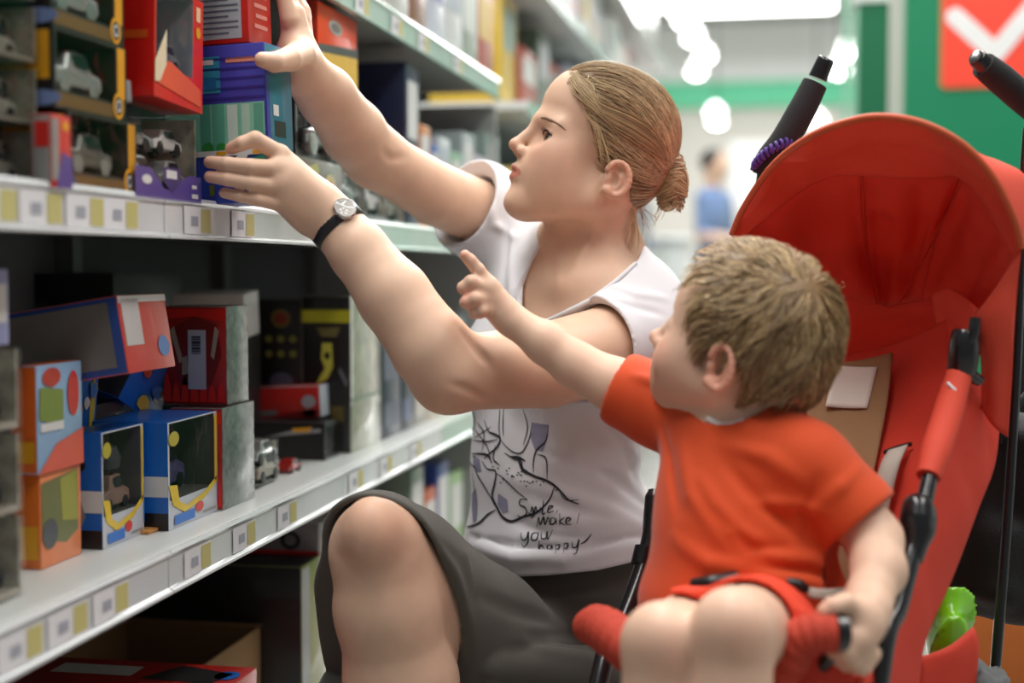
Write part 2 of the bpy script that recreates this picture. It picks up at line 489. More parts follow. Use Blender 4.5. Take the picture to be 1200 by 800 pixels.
# hanging lamps in a row down the aisle, far behind the woman
def lamp(px, py, d, r, label, grp=None):
    p = P(px, py, d)
    t = wthing('pendant_lamp', label, 'lamp', p, grp)
    lathe('shade', [(.02, .16), (.05, .15), (r * 1.02, .02), (r * 1.02, -.005), (r * .96, -.004)], M_white, t, 20, p)
    lathe('diffuser', [(r * .94, -.004), (r * .9, -.02), (r * .5, -.07), (.004, -.09)], M_lamp, t, 20, p)
    tube('cord', [p + (0, 0, .15), (p[0], p[1], 6.3)], .008, M_black, t, 6)
for i, (px, py, d, r, lb) in enumerate([
        (765, 4, 15.8, .13, 'white pendant lamp at the top left of the lamp row above the woman'),
        (803, 24, 17.2, .13, 'white pendant lamp second from the top in the row above the woman'),
        (812, 44, 18.5, .13, 'white pendant lamp third from the top in the lamp row'),
        (826, 66, 20, .13, 'white pendant lamp fourth from the top, rightmost of the close cluster'),
        (816, 84, 21.6, .13, 'white pendant lamp lowest of the close cluster of lamps'),
        (838, 131, 27, .17, 'upper of two overlapping pendant lamps just left of the stroller handle'),
        (840, 143, 29, .17, 'lower of two overlapping pendant lamps just left of the stroller handle'),
        (991, 61, 18, .10, 'small pendant lamp right of the foam stroller handle tip'),
        (983, 82, 19, .14, 'round pendant lamp just behind the foam stroller handle tip'),
        (956, 141, 22, .16, 'pendant lamp half hidden by the canopy below the foam handle')]):
    lamp(px, py, d, r, lb)
p = P(880, 4, 19.5)
t = wthing('linear_lamp', 'long white fluorescent lamp along the top of the photo', 'lamp', p)
box('housing', p + (-1.12, -.1, .0), p + (1.12, .1, .1), M_white, t, .01)
box('diffuser', p + (-1.1, -.09, -.11), p + (1.1, .09, 0), M_lamp, t, .01)
for sx in (-.8, .8): tube('cord', [p + (sx, 0, .1), (p[0] + sx, p[1], 6.3)], .01, M_black, t, 6)
p = P(778, 2, 14.6)

# green partition with its sign on the right
a = P(1058, 300, 4.4); yG = a[1]
box('trim_3', (a[0], yG, 0), (a[0] + 2.4, yG + .08, 2.6), M_green, kind='structure')
b = P(1040, 300, 4.6)
box('trim_4', (b[0], b[1], 0), (b[0] + .055, b[1] + .06, 2.6), mat('warm_white_trim', '#d8d2cd', rough=.5), kind='structure')
b = P(1003, 300, 5.0); c = P(1042, 300, 5.0); tz = float(P(1003, 6, 5.0)[2])
box('trim_5', (b[0], b[1], 0), (c[0], b[1] + .08, tz), M_green2, kind='structure')
box('trim_6', (b[0] - .02, b[1] - .01, tz), (c[0], b[1] + .09, tz + .05), M_wallw, kind='structure')
for px, w in ((985, .02), (997, .015)):
    b = P(px, 300, 5.6); box('trim_7', (b[0], b[1], 0), (b[0] + w, b[1] + .02, 2.6), mat('mint_post', '#8fc4ab', rough=.6), kind='structure')
# sign: red rounded square with a white tick
s0 = P(1103, 103, 4.36); wS = .30
t = wthing('wall_sign', 'red square sign with a white tick on the green partition', 'sign', (s0[0], yG, s0[2]))
def rrect(w, h, r, n=6):
    pts = []
    for cx, cz, a0 in ((w - r, r, -PI / 2), (w - r, h - r, 0), (r, h - r, PI / 2), (r, r, PI)):
        for i in range(n + 1): an = a0 + i * PI / 2 / n; pts.append((cx + r * math.cos(an), cz + r * math.sin(an)))
    return pts
def plate(name, pts2, o, dy, m, parent):
    n = len(pts2); o = np.array(o)
    V = [o + (x, 0, z) for x, z in pts2] + [o + (x, -dy, z) for x, z in pts2]
    F = [tuple(range(n, 2 * n)), tuple(range(n - 1, -1, -1))] + [(i, (i + 1) % n, n + (i + 1) % n, n + i) for i in range(n)]
    return mesh(name, V, F, m, parent)
plate('border', rrect(wS + .012, wS + .012, .02), (s0[0] - .006, yG, s0[2] - .006), .004, mat('sign_rim', '#c98a4a', rough=.5), t)
plate('panel', rrect(wS, wS, .018), (s0[0], yG - .004, s0[2]), .004, mat('sign_red', '#f24a36', rough=.4), t)
def bar2(p, q, w, n=6):
    p = np.array(p); q = np.array(q); d = (q - p) / np.linalg.norm(q - p); nn = np.array([-d[1], d[0]]); a0 = math.atan2(d[1], d[0]); pts = []
    for c, s in ((q, -PI / 2), (p, PI / 2)):
        for i in range(n + 1): an = a0 + s + i * PI / n; pts.append(c + w * np.array([math.cos(an), math.sin(an)]))
    return [tuple(x) for x in pts]
plate('tick_stroke', bar2((.036, .212), (.155, .098), .028), (s0[0], yG - .008, s0[2]), .002, M_white, t)
plate('tick_stroke', bar2((.155, .098), (.262, .232), .028), (s0[0], yG - .0082, s0[2]), .002, M_white, t)

# ------------------------------------------------------------------ shelving
M_shelf = mat('shelf_enamel', '#dfe3e1', rough=.35, var=.03, vscale=8)
M_rail = mat('price_rail', '#d9dde0', rough=.22, coat=.5, var=.02, vscale=15)
M_railg = mat('price_rail_green', '#a9c9bb', rough=.22, coat=.5, var=.05, vscale=15)
M_lip = mat('rail_lip', '#eef1f0', rough=.25, coat=.4)
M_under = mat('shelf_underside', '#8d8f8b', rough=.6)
M_back = mat('gondola_back', '#55575a', rough=.7, var=.05)
M_tagw = mat('price_paper', '#e6e6ea', rough=.6)
M_tagy = mat('price_yellow', '#c6be7c', rough=.6)
M_ink = mat('print_ink', '#a5a8b4', rough=.6)
XR = -.65; XB = -1.12
def rail_section(x, z0, z1):
    return [(x - .006, z1), (x + .001, z1 + .002), (x + .003, z1 - .002), (x - .001, z1 - .006), (x - .001, z0 + .006), (x + .005, z0 + .003), (x + .005, z0), (x - .006, z0)]
def shelf(label, zt, z0, z1, ys, green, tags, fine=False, yend=None):
    t = wthing('shelf', label, 'shelf', (XR, ys[0], zt))
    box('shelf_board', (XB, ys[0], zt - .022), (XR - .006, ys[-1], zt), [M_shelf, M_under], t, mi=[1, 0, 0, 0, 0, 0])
    for i in range(len(ys) - 1):
        sec = rail_section(XR, z0, z1); a, b = ys[i] + .0012, ys[i + 1] - .0012
        n = len(sec); V = [(x, a, z) for x, z in sec] + [(x, b, z) for x, z in sec]
        F = [(j, (j + 1) % n, n + (j + 1) % n, n + j) for j in range(n)] + [tuple(range(n - 1, -1, -1)), tuple(range(n, 2 * n))]
        r = mesh('price_rail', V, [f[::-1] for f in F], [M_railg if i in green else M_rail], t)
        for (y, w) in tags:
            if a + .02 < y < b - .06:
                zc = (z0 + z1) / 2
                mesh('price_tag', *quadX(XR + .0006, y, y + w, zc - .016, zc + .015), M_tagw, r)
                mesh('price_patch', *quadX(XR + .0011, y + w * .62, y + w * .98, zc - .014, zc + .013), M_tagy, r)
                mesh('price_digits', *quadX(XR + .0011, y + w * .25, y + w * .5, zc - .007, zc + .004), M_ink, r)
    return t
def quadX(x, y0, y1, z0, z1): return [(x, y0, z0), (x, y1, z0), (x, y1, z1), (x, y0, z1)], [(0, 1, 2, 3)]
g = wthing('gondola', 'tall grey metal shelving rack along the left of the aisle', 'shelving', (XB, .3, 0))
box('back_panel', (XB - .03, .3, 0), (XB, 3.29, 1.95), M_back, g)
for y in (.3, 1.43, 2.08, 2.7, 3.26): box('upright', (XB, y - .015, 0), (XB + .03, y + .015, 1.95), mat('gondola_upright', '#6d6f70', rough=.5), g)
box('end_panel', (XB, 3.275, 0), (XR - .01, 3.292, 1.2), mat('gondola_end', '#a5a9a8', rough=.6), g)
box('plinth', (XB, .3, 0), (XR - .03, 3.275, .1), M_back, g)
segs = [.3, .80, 1.435, 2.06, 2.70, 3.285]
tg = lambda s, off: [(s + i * off, .075) for i in range(30)]
def tags_px(pxs): return [(yAt(p, XR) - .055, .075) for p in pxs]
shelf('white shelf under the boxes the woman is handling', .893, .853, .897, segs, (3, 4), tags_px([8, 62, 112, 153, 205, 240, 292, 400, 440]))
shelf('white shelf with blue toy car boxes below the woman\'s hands', .513, .468, .513, segs, (4,), tags_px([30, 85, 135, 193, 236, 290, 340, 420, 455, 490]))
shelf('uppermost visible shelf with a pale green rail above the woman\'s raised arm', 1.254, 1.213, 1.257, segs, (2, 3, 4), tags_px([430, 470, 500, 540]))
shelf('bottom shelf with large boxes near the floor', .13, .09, .132, segs, (), tags_px([440, 470]))

# ------------------------------------------------------------------ packaged toys
def clear_mat(name='clear_plastic', tint=(.96, .97, .97, 1), base=.0, rough=.06):
    if name in MATS: return MATS[name]
    m = bpy.data.materials.new(name); m.use_nodes = True; nt = m.node_tree; N = nt.nodes; L = nt.links
    N.remove(N['Principled BSDF'])
    tr = N.new('ShaderNodeBsdfTransparent'); tr.inputs[0].default_value = tint
    gl = N.new('ShaderNodeBsdfGlossy'); gl.inputs['Roughness'].default_value = rough
    fr = N.new('ShaderNodeFresnel'); fr.inputs[0].default_value = 1.45
    ad = N.new('ShaderNodeMath'); ad.inputs[1].default_value = base; ad.use_clamp = True
    mx = N.new('ShaderNodeMixShader'); ml = N.new('ShaderNodeMath'); ml.operation = 'MULTIPLY'; ml.inputs[1].default_value = .3
    L.new(fr.outputs[0], ml.inputs[0]); L.new(ml.outputs[0], ad.inputs[0]); L.new(ad.outputs[0], mx.inputs[0])
    tc = N.new('ShaderNodeTexCoord'); nz = N.new('ShaderNodeTexNoise'); nz.inputs['Scale'].default_value = 25
    bp = N.new('ShaderNodeBump'); bp.inputs['Strength'].default_value = .35; bp.inputs['Distance'].default_value = .01
    L.new(tc.outputs['Object'], nz.inputs['Vector']); L.new(nz.outputs[0], bp.inputs['Height']); L.new(bp.outputs[0], gl.inputs['Normal'])
    L.new(tr.outputs[0], mx.inputs[1]); L.new(gl.outputs[0], mx.inputs[2]); L.new(mx.outputs[0], N['Material Output'].inputs[0])
    MATS[name] = m; return m
M_clear = clear_mat()
def cm(hexc, rough=.4, coat=.25): return mat('card_' + hexc.lstrip('#'), hexc, rough=rough, coat=coat, var=.04, vscale=30)
def decal(parent, dims, face, u0, v0, u1, v1, m, name='printed_panel', off=.0006, label=None):
    w, d, h = dims
    e = off
    if face == 'front': f = lambda u, v: (d / 2 + e, -w / 2 + u * w, v * h)
    elif face == 'end': f = lambda u, v: (-d / 2 + u * d, -w / 2 - e, v * h)
    elif face == 'top': f = lambda u, v: (-d / 2 + u * d, -w / 2 + v * w, h + e)
    return mesh(name, [f(u0, v0), f(u1, v0), f(u1, v1), f(u0, v1)], [(0, 1, 2, 3)], m, parent, label=label)
def dpoly(parent, dims, face, pts, m, name='printed_shape', off=.0009):
    w, d, h = dims
    if face == 'front': V = [(d / 2 + off, -w / 2 + u * w, v * h) for u, v in pts]
    elif face == 'end': V = [(-d / 2 + u * d, -w / 2 - off, v * h) for u, v in pts]
    else: V = [(-d / 2 + u * d, -w / 2 + v * w, h + off) for u, v in pts]
    return mesh(name, V, [tuple(range(len(V)))], m, parent)
def ell(u, v, a, b, n=16): return [(u + a * math.cos(i * 2 * PI / n), v + b * math.sin(i * 2 * PI / n)) for i in range(n)]
def toy_car(parent, c, L, m, name='toy_car', wh=None, Hs=1.0, axis='y'):
    "little die-cast car lying along y (or x), centred at c, standing on c.z"
    x, y, z = c; w = L * .42; h = L * .36 * Hs
    prof = [(-.5, .12), (-.5, .42), (-.46, .52), (-.28, .58), (-.16, .96), (.02, 1.0), (.22, .98), (.36, .60), (.48, .50), (.5, .30), (.5, .12)]
    V = []
    for sgn in (-1, 1):
        for i, (u, v) in enumerate(prof):
            k = .5 if v < .6 else .40
            V.append((x + sgn * w * k, y + u * L, z + v * h) if axis == 'y' else (x + u * L, y + sgn * w * k, z + v * h))
    n = len(prof); F = [(i, (i + 1) % n, n + (i + 1) % n, n + i) for i in range(n)] + [tuple(range(n - 1, -1, -1)), tuple(range(n, 2 * n))]
    o = mesh(name, V, F, m, parent); 
    md = o.modifiers.new('b', 'BEVEL'); md.width = L * .03; md.segments = 2
    for sx in (-1, 1):
        for u in (-.3, .3):
            cc = (x + sx * w * .42, y + u * L, z + .16 * h) if axis == 'y' else (x + u * L, y + sx * w * .42, z + .16 * h)
            ax = (1, 0, 0) if axis == 'y' else (0, 1, 0)
            r = L * .105
            lathe('wheel', [(r * .5, -L * .05), (r, -L * .045), (r, L * .045), (r * .5, L * .05)], wh or M_black, o, 12, cc, ax)
    for sgn in (-1, 1):                                   # side glazing
        q = [(-.14, .62), (-.10, .9), (.18, .92), (.28, .62)]
        mesh('car_window', [(x + sgn * w * .455, y + u * L, z + v * h) if axis == 'y' else (x + u * L, y + sgn * w * .455, z + v * h) for u, v in q], [(0, 1, 2, 3)], mat('toy_glass', '#23262b', rough=.1), o)
    return o
def place(y0, y1, xf, z0, depth, h, rot=0):
    w = y1 - y0; return (xf - depth / 2, (y0 + y1) / 2, z0), (w, depth, h)
def carton(name, label, cat, px0, px1, xf, z0, h, depth, front, end, top, group=None, rz=0, tilt=(0, 0), ypair=None):
    "closed carton standing on a shelf; px0,px1 = columns where its near and far front edges are seen"
    y0, y1 = ypair or (yAt(px0, xf), yAt(px1, xf))
    loc, dims = place(y0, y1, xf, z0, depth, h)
    t = thing(name, label, cat, loc, (tilt[0], tilt[1], rz), group)
    w, d, hh = dims
    box('carton', (-d / 2, -w / 2, 0), (d / 2, w / 2, hh), [front, end, top], t, bevel=.0012, mi=[2, 2, 1, 1, 0, 1])
    return t, dims
def window_box(name, label, cat, px0, px1, xf, z0, h, depth, front, end, top, inner, win=(.08, .2, .92, .92), group=None, rz=0, tilt=(0, 0), roof=False, ypair=None):
    "carton with a cut-out in the front closed by clear film; returns thing, dims, cavity floor"
    y0, y1 = ypair or (yAt(px0, xf), yAt(px1, xf))
    loc, (w, d, h) = place(y0, y1, xf, z0, depth, h)
    t = thing(name, label, cat, loc, (tilt[0], tilt[1], rz), group)
    u0, v0, u1, v1 = win; fx = d / 2; bx = -d / 2 + .004
    V, F = boxVF((-d / 2, -w / 2, 0), (fx, w / 2, h)); mi = [2, 2, 1, 1, None, 1]
    Fs = []; ms = []
    for f, m_ in zip(F, mi):
        if m_ is not None: Fs.append(f); ms.append(m_)
    a0, a1, b0, b1 = -w / 2 + u0 * w, -w / 2 + u1 * w, v0 * h, v1 * h
    n = len(V); V += [(fx, a0, b0), (fx, a1, b0), (fx, a1, b1), (fx, a0, b1), (bx, a0, b0), (bx, a1, b0), (bx, a1, b1), (bx, a0, b1)]
    Fs += [(1, 2, n + 1, n), (2, 6, n + 2, n + 1), (6, 5, n + 3, n + 2), (5, 1, n, n + 3)]; ms += [0] * 4
    Fs += [(n, n + 1, n + 5, n + 4), (n + 1, n + 2, n + 6, n + 5), (n + 2, n + 3, n + 7, n + 6), (n + 3, n, n + 4, n + 7), (n + 4, n + 5, n + 6, n + 7)]; ms += [3] * 5
    mesh('carton', V, Fs, [front, end, top, inner], t, mi=ms)
    mesh('clear_window', [(fx - .0004, a0, b0), (fx - .0004, a1, b0), (fx - .0004, a1, b1), (fx - .0004, a0, b1)], [(0, 1, 2, 3)], M_clear, t)
    return t, (w, d, h), (b0, a0, a1)
def blister(name, label, cat, px0, px1, xf, z0, h, depth, fill, base=None, seed=0, group=None, n=3, ypair=None, rz=0, dot=None, noback=False):
    "clear plastic box with an insert card and small toys showing through"
    y0, y1 = ypair or (yAt(px0, xf), yAt(px1, xf))
    loc, (w, d, h) = place(y0, y1, xf, z0, depth, h)
    t = thing(name, label, cat, loc, (0, 0, rz), group); r = random.Random(seed)
    box('clear_case', (-d / 2, -w / 2, 0), (d / 2, w / 2, h), M_clear, t, bevel=.003)
    if not noback: box('insert_card', (-d / 2 + .002, -w / 2 + .003, .002), (-d / 2 + .006, w / 2 - .003, h - .003), base or cm('#8d887c'), t)
    if not noback: box('insert_card', (-d / 2 + .006, w / 2 - .006, .003), (d / 2 - .004, w / 2 - .003, h - .004), mat('mottled_insert', '#9c9686', rough=.5, var=.45, vscale=55), t)
    box('tray', (-d / 2 + .004, -w / 2 + .004, .002), (d / 2 - .004, w / 2 - .004, h * .1), base or cm('#8d887c'), t)
    for i in range(n):
        u = (i + .5) / n - .5
        toy_car(t, (d * .12, u * w * .94, h * .12), min(w / n * .88, h * 1.9), fill[i % len(fill)], 'toy', Hs=1.3)
        toy_car(t, (d * .05, u * w * .94, h * .55), min(w / n * .88, h * 1.7), fill[(i + 1) % len(fill)], 'toy', Hs=1.0)
    if dot: dpoly(t, (w, d, h), 'front', ell(.3, .35, .09, .13), dot, 'sticker'); dpoly(t, (w, d, h), 'end', ell(.35, .35, .16, .13), dot, 'sticker')
    return t, (w, d, h)
G1 = mat('toy_grey', '#9a968a', rough=.4, var=.25, vscale=60); G2 = mat('toy_beige', '#b3ab96', rough=.4, var=.25, vscale=60)
G3 = mat('toy_dark', '#3b3d42', rough=.4, var=.25, vscale=60); G4 = mat('toy_silver', '#b4b6b6', rough=.25, metal=.6); G5 = mat('toy_white', '#dad8d6', rough=.3)
B_dot = cm('#7d92c4'); K = cm('#1a1718'); OR = cm('#e6a21c'); RED = cm('#cf1f14'); PUR = cm('#54418f'); WHT = cm('#dcdcdc'); BLU = cm('#1668c4')
OG = cm('#e0641c'); YEL = cm('#d8c21f'); GRY = cm('#8f8d8a'); TEAL = cm('#2b6f86'); NAVY = cm('#2a2f45'); DGR = cm('#2a2a2c'); OLV = cm('#a39c45')
KRAFT = cm('#8d6d48', .8, 0); GRN = cm('#3f8a4a'); PNK = cm('#d98f86'); LBL = cm('#b9c3cf'); MAR = cm('#7d1f22'); VIO = cm('#3a3a9a')

ZU, ZL, ZT, ZB = .8935, .5135, 1.2545, .1305
# ---- upper shelf
for i in range(4):
    blister('blister_pack', ['clear box of grey toys lowest in the far left upper stack', 'clear box of grey toys second from the bottom of the far left upper stack',
            'clear box of grey toys third from the bottom of the far left upper stack', 'clear box of grey toys at the top of the far left upper stack'][i], 'toy package', -45, 54, -.668, ZU + i * .0562, .056, .09, [G2, G1], None, i, 'clear boxes stacked at the far left of the upper shelf', n=2, dot=B_dot)
SUV = mat('toy_suv', '#a2a5a0', rough=.25, metal=.3)
def tyre_box(label, px0, px1, xf, z0, h, depth, lowest):
    t, dm, (fz, a0, a1) = window_box('toy_car_box', label, 'toy package', px0, px1, xf, z0, h, depth, K, K, K, cm('#3a3024'), (.03, .24, .84, .96), 'orange and black toy car boxes on the upper shelf')
    w, d, hh = dm
    toy_car(t, (d * .12, -w * .07, fz + .002), w * .66, SUV if not lowest else mat('toy_suv_grey', '#6c675f', rough=.3, metal=.2), wh=G4, Hs=1.15)
    decal(t, dm, 'end', .1, .35, .95, .95, OR, label='orange label')
    decal(t, dm, 'front', .86, .3, .97, .98, OR, label='orange label'); decal(t, dm, 'front', .03, .03, .8, .2, cm('#6a4a1c'), 'printed_strip')
    for r_, m_ in ((.15, OR), (.105, cm('#4a3526')), (.07, WHT), (.045, K)):
        dpoly(t, dm, 'front', ell(.87, .2, r_ * .95 * hh / w * 1.1, r_ * 1.2), m_, 'wheel_print', off=.0009 + (.15 - r_) * .003)
    dpoly(t, dm, 'end', ell(.8, .12, .3, .1), B_dot, 'sticker')
    return t
tyre_box('black and orange car box with grey car, lowest of its stack', 84, 163, -.652, ZU, .0745, .075, True)
tyre_box('black and orange toy car box with silver SUV in the middle of its stack', 68, 152, -.657, ZU + .075, .0745, .075, False)
tyre_box('black and orange toy car box at the top of its stack, cut by the frame', 66, 150, -.659, ZU + .15, .0745, .075, False)
t, dm = carton('toy_carton', 'small red and grey box in front of the bottom orange toy car box', 'toy package', 64, 87, -.645, ZU, .066, .02, cm('#c92a24'), GRY, GRY)
decal(t, dm, 'front', .0, .1, .35, .95, GRY); dpoly(t, dm, 'front', [(.5, .5), (1, .42), (1, .0), (.2, .0)], PUR); decal(t, dm, 'front', .55, .8, .85, .92, OR); decal(t, dm, 'end', .2, .55, .9, .9, RED)
# clear pack with purple base
t, dm = blister('blister_pack', 'clear purple based pack of small white cars by her fingertips', 'toy package', 160, 237, -.648, ZU, .098, .075, [G5, G4], cm('#8f9490'), 5, n=2)
w, d, h = dm
dpoly(t, dm, 'front', [(.0, .0), (.0, .33), (.22, .33), (.34, .2), (.42, .12), (.58, .12), (.68, .24), (.8, .3), (1, .3), (1, 0)], PUR, 'purple_print')
dpoly(t, dm, 'front', [(.40, .36), (.66, .36), (.66, .2), (.53, .08), (.40, .2)], cm('#40346f'), 'badge_print', off=.0013)
dpoly(t, dm, 'front', [(.44, .33), (.6, .33), (.6, .24), (.44, .24)], WHT, 'badge_white', off=.0016)
dpoly(t, dm, 'front', ell(.16, .2, .07, .05), WHT, 'badge_white', off=.0014); decal(t, dm, 'front', .84, .05, .94, .1, WHT, off=.0014); decal(t, dm, 'front', .84, .16, .92, .2, WHT, off=.0014)
lathe('hanger_cap', [(.013, 0), (.014, .004), (.013, .022), (.006, .024)], cm('#8e9093'), t, 16, (d * .2, -w * .5 + .012, h * .99))
# red window box on top of it
t, dm, (fz, a0, a1) = window_box('toy_car_box', 'red box with a clear window standing on the clear pack left of the blue box', 'toy package', 184, 240, -.642, ZU + .1035, .125, .05, cm('#d8261a'), cm('#d3180f'), cm('#d3180f'), cm('#9d9fa6'), (.03, .28, .78, .97), tilt=(-.05, 0))
toy_car(t, (.004, -.005, fz + .004), .055, mat('toy_gunmetal', '#75787f', rough=.3, metal=.4), Hs=1.3)
dpoly(t, dm, 'front', [(.05, .28), (.3, .34), (.95, .2), (.95, .05), (.05, .12)], cm('#e8603c'), 'flame_print')
dpoly(t, dm, 'front', [(.0, .3), (.22, .6), (.22, .3), (.1, .14), (.0, .12)], cm('#e9d9b8'), 'flame_print', off=.0012)
decal(t, dm, 'end', .3, .48, .85, .55, cm('#d9551a'), 'printed_words'); decal(t, dm, 'end', .45, .88, .7, .91, cm('#e8b7a8'), 'printed_words')
dpoly(t, dm, 'front', ell(.88, .7, .05, .05), OR, 'badge'); decal(t, dm, 'front', .84, .8, .93, .93, cm('#eec9a0'), 'printed_words')

# box in the woman's hands: blue window-scene box and red box behind its top
def held(name, label, px0, py0, px1, h, w, d, mats, depth, yaw, roll=0):
    p = P(px0, py0, depth)
    t = thing(name, label, 'toy package', p, (0, roll, yaw)); 
    box('carton', (-w, 0, 0), (0, d, h), mats, t, bevel=.0012, mi=[1, 1, 0, 1, 2, 1])
    return t
hb = held('toy_carton', 'blue box with a street scene held in the woman\'s hands', 316, 236, 345, .183, .13, .07, [VIO, VIO, TEAL], 1.64, -.10, -.03)
def fdec(t, w, h, u0, v0, u1, v1, m, name='printed_panel', off=.0006, pts=None, label=None):
    q = pts or [(u0, v0), (u1, v0), (u1, v1), (u0, v1)]
    return mesh(name, [(-w + u * w, -off, v * h) for u, v in q], [tuple(range(len(q)))], m, t, label=label)
w, h = .13, .183
for i in range(5): fdec(hb, w, h, .0, .655 + i * .062, .99, .67 + i * .062, cm('#2d2d86'), 'stripe')
fdec(hb, w, h, .3, .70, .56, .93, cm('#2f8fb0'), 'title_panel'); fdec(hb, w, h, .36, .88, .5, .91, WHT, 'title_words', .001); fdec(hb, w, h, .38, .72, .52, .80, cm('#1e6fa6'), 'title_shape', .001)
fdec(hb, w, h, .62, .885, .9, .915, cm('#d98a78'), 'title_strip')
fdec(hb, w, h, .0, .0, .985, .63, cm('#2b3fa0'), 'scene_print')
fdec(hb, w, h, .0, .33, .985, .63, cm('#7fc0a8'), 'sky_print', .001)
for u, wd, hh_, c in ((.35, .1, .3, '#4f9a86'), (.47, .12, .3, '#5aa58d'), (.62, .1, .29, '#c9dcd2'), (.76, .08, .29, '#a9cdbd'), (.88, .09, .29, '#55a08a')): fdec(hb, w, h, u, .33, u + wd, .33 + hh_, cm(c), 'tower_print', .0013)
for u, s in ((.42, .06), (.55, .05), (.7, .06), (.8, .07), (.92, .05)): fdec(hb, w, h, 0, 0, 0, 0, cm('#2f8b3c'), 'bush_print', .0016, [(u + s * math.cos(a), .35 + s * .7 * math.sin(a)) for a in np.arange(10) * PI / 5])
fdec(hb, w, h, .3, .30, .985, .335, WHT, 'kerb_print', .0017); fdec(hb, w, h, .5, .305, .6, .33, OR, 'kerb_print', .002); fdec(hb, w, h, .86, .305, .98, .33, OR, 'kerb_print', .002)
fdec(hb, w, h, 0, 0, 0, 0, WHT, 'car_print', .002, [(.55, .12), (.62, .22), (.72, .31), (.8, .42), (.86, .42), (.84, .33), (.76, .24), (.72, .14)])
fdec(hb, w, h, 0, 0, 0, 0, cm('#3c6a58'), 'car_print', .0023, [(.62, .16), (.66, .22), (.74, .28), (.72, .2)])
fdec(hb, w, h, .38, .17, .48, .185, WHT, 'printed_words', .002); fdec(hb, w, h, .42, .05, .47, .12, cm('#6a6a2c'), 'small_print', .002)
fdec(hb, w, h, 0, 0, 0, 0, cm('#2a8a78'), 'lane_print', .0018, [(.72, .26), (.985, .3), (.985, .22), (.78, .18)])
def sdec(t, d, h, u0, v0, u1, v1, m, name='printed_panel', off=.0006):
    return mesh(name, [(off, u * d, v * h) for u, v in [(u0, v0), (u1, v0), (u1, v1), (u0, v1)]], [(0, 1, 2, 3)], m, t)
sdec(hb, .07, h, .0, .0, .12, .9, VIO, 'edge_print'); sdec(hb, .07, h, .3, .42, .7, .52, DGR, 'printed_words'); sdec(hb, .07, h, .25, .55, .45, .62, WHT, 'printed_words'); sdec(hb, .07, h, .4, .2, .6, .28, cm('#7a8a4a'), 'badge')
rb = held('toy_carton', 'red box with a printed text panel held above the blue box', 292, 49, 318, .16, .125, .06, [RED, RED, cm('#c02a1e')], 1.645, -.10, -.03)
w, h = .125, .16
fdec(rb, w, h, .0, .035, .93, .96, cm('#a9abb2'), 'text_panel')
for i in range(22): fdec(rb, w, h, .12, .07 + i * .04, .9 - .1 * ((i * 7) % 3 == 0), .082 + i * .04, cm('#5c6070'), 'text_line', .001)
for i in range(7): sdec(rb, .06, h, .25 + .05 * (i % 2), .12 + i * .075, .8, .15 + i * .075, cm('#dd8a80'), 'text_line')

# behind the raised arm
t, dm = carton('toy_carton', 'orange and yellow box with a silver oval, behind the raised forearm', 'toy package', 375, 420, -.665, 1.095, .115, .05, cm('#e8481c'), cm('#b5301a'), cm('#e8481c'))
dpoly(t, dm, 'front', [(0, 0), (1, 0), (1, .5), (0, .38)], cm('#e0b21c'), 'yellow_print'); dpoly(t, dm, 'front', [(0, .36), (1, .5), (1, .62), (0, .46)], DGR, 'black_band', off=.0012)
dpoly(t, dm, 'front', ell(.42, .76, .17, .09), cm('#b9b4b0'), 'oval_print', off=.0012); dpoly(t, dm, 'front', ell(.42, .76, .12, .06), cm('#7b7674'), 'oval_print', off=.0016); decal(t, dm, 'end', 0, 0, 1, .3, DGR, 'black_band')
t, dm, (fz, a0, a1) = window_box('toy_car_box', 'dark window box with a black car under the orange box', 'toy package', 348, 398, -.67, ZU + .085, .115, .07, K, K, K, DGR, (.05, .1, .95, .9))
toy_car(t, (.01, 0, fz), dm[0] * .8, mat('toy_black_car', '#2a2c30', rough=.2, coat=.5), wh=G4)
t, dm = carton('toy_carton', 'grey box with a round emblem behind the left wrist', 'toy package', 346, 402, -.662, ZU, .084, .07, cm('#6b6a62'), cm('#4c4a46'), cm('#77756c'))
dpoly(t, dm, 'front', ell(.72, .5, .13, .3), cm('#c9b98a'), 'emblem'); dpoly(t, dm, 'front', ell(.72, .5, .07, .17), cm('#a8442c'), 'emblem', off=.0014); dpoly(t, dm, 'front', [(.1, .75), (.45, .95), (.5, .8), (.2, .6)], cm('#a0a04a'), 'small_print')
stock_u = [(402, 432, .20, [G4, G5], 'silvery blister pack right behind the raised elbow'), (430, 455, .17, [G5, G4], 'second silvery blister pack behind the raised upper arm'), (455, 476, .12, [G1, G5], 'short clear pack of pale toys behind the raised upper arm')]
for i, (a, b, h, fl_, lb) in enumerate(stock_u):
    blister('blister_pack', lb, 'toy package', a, b, -.668, ZU, h, .09, fl_, cm('#8f9496'), 20 + i, n=1)
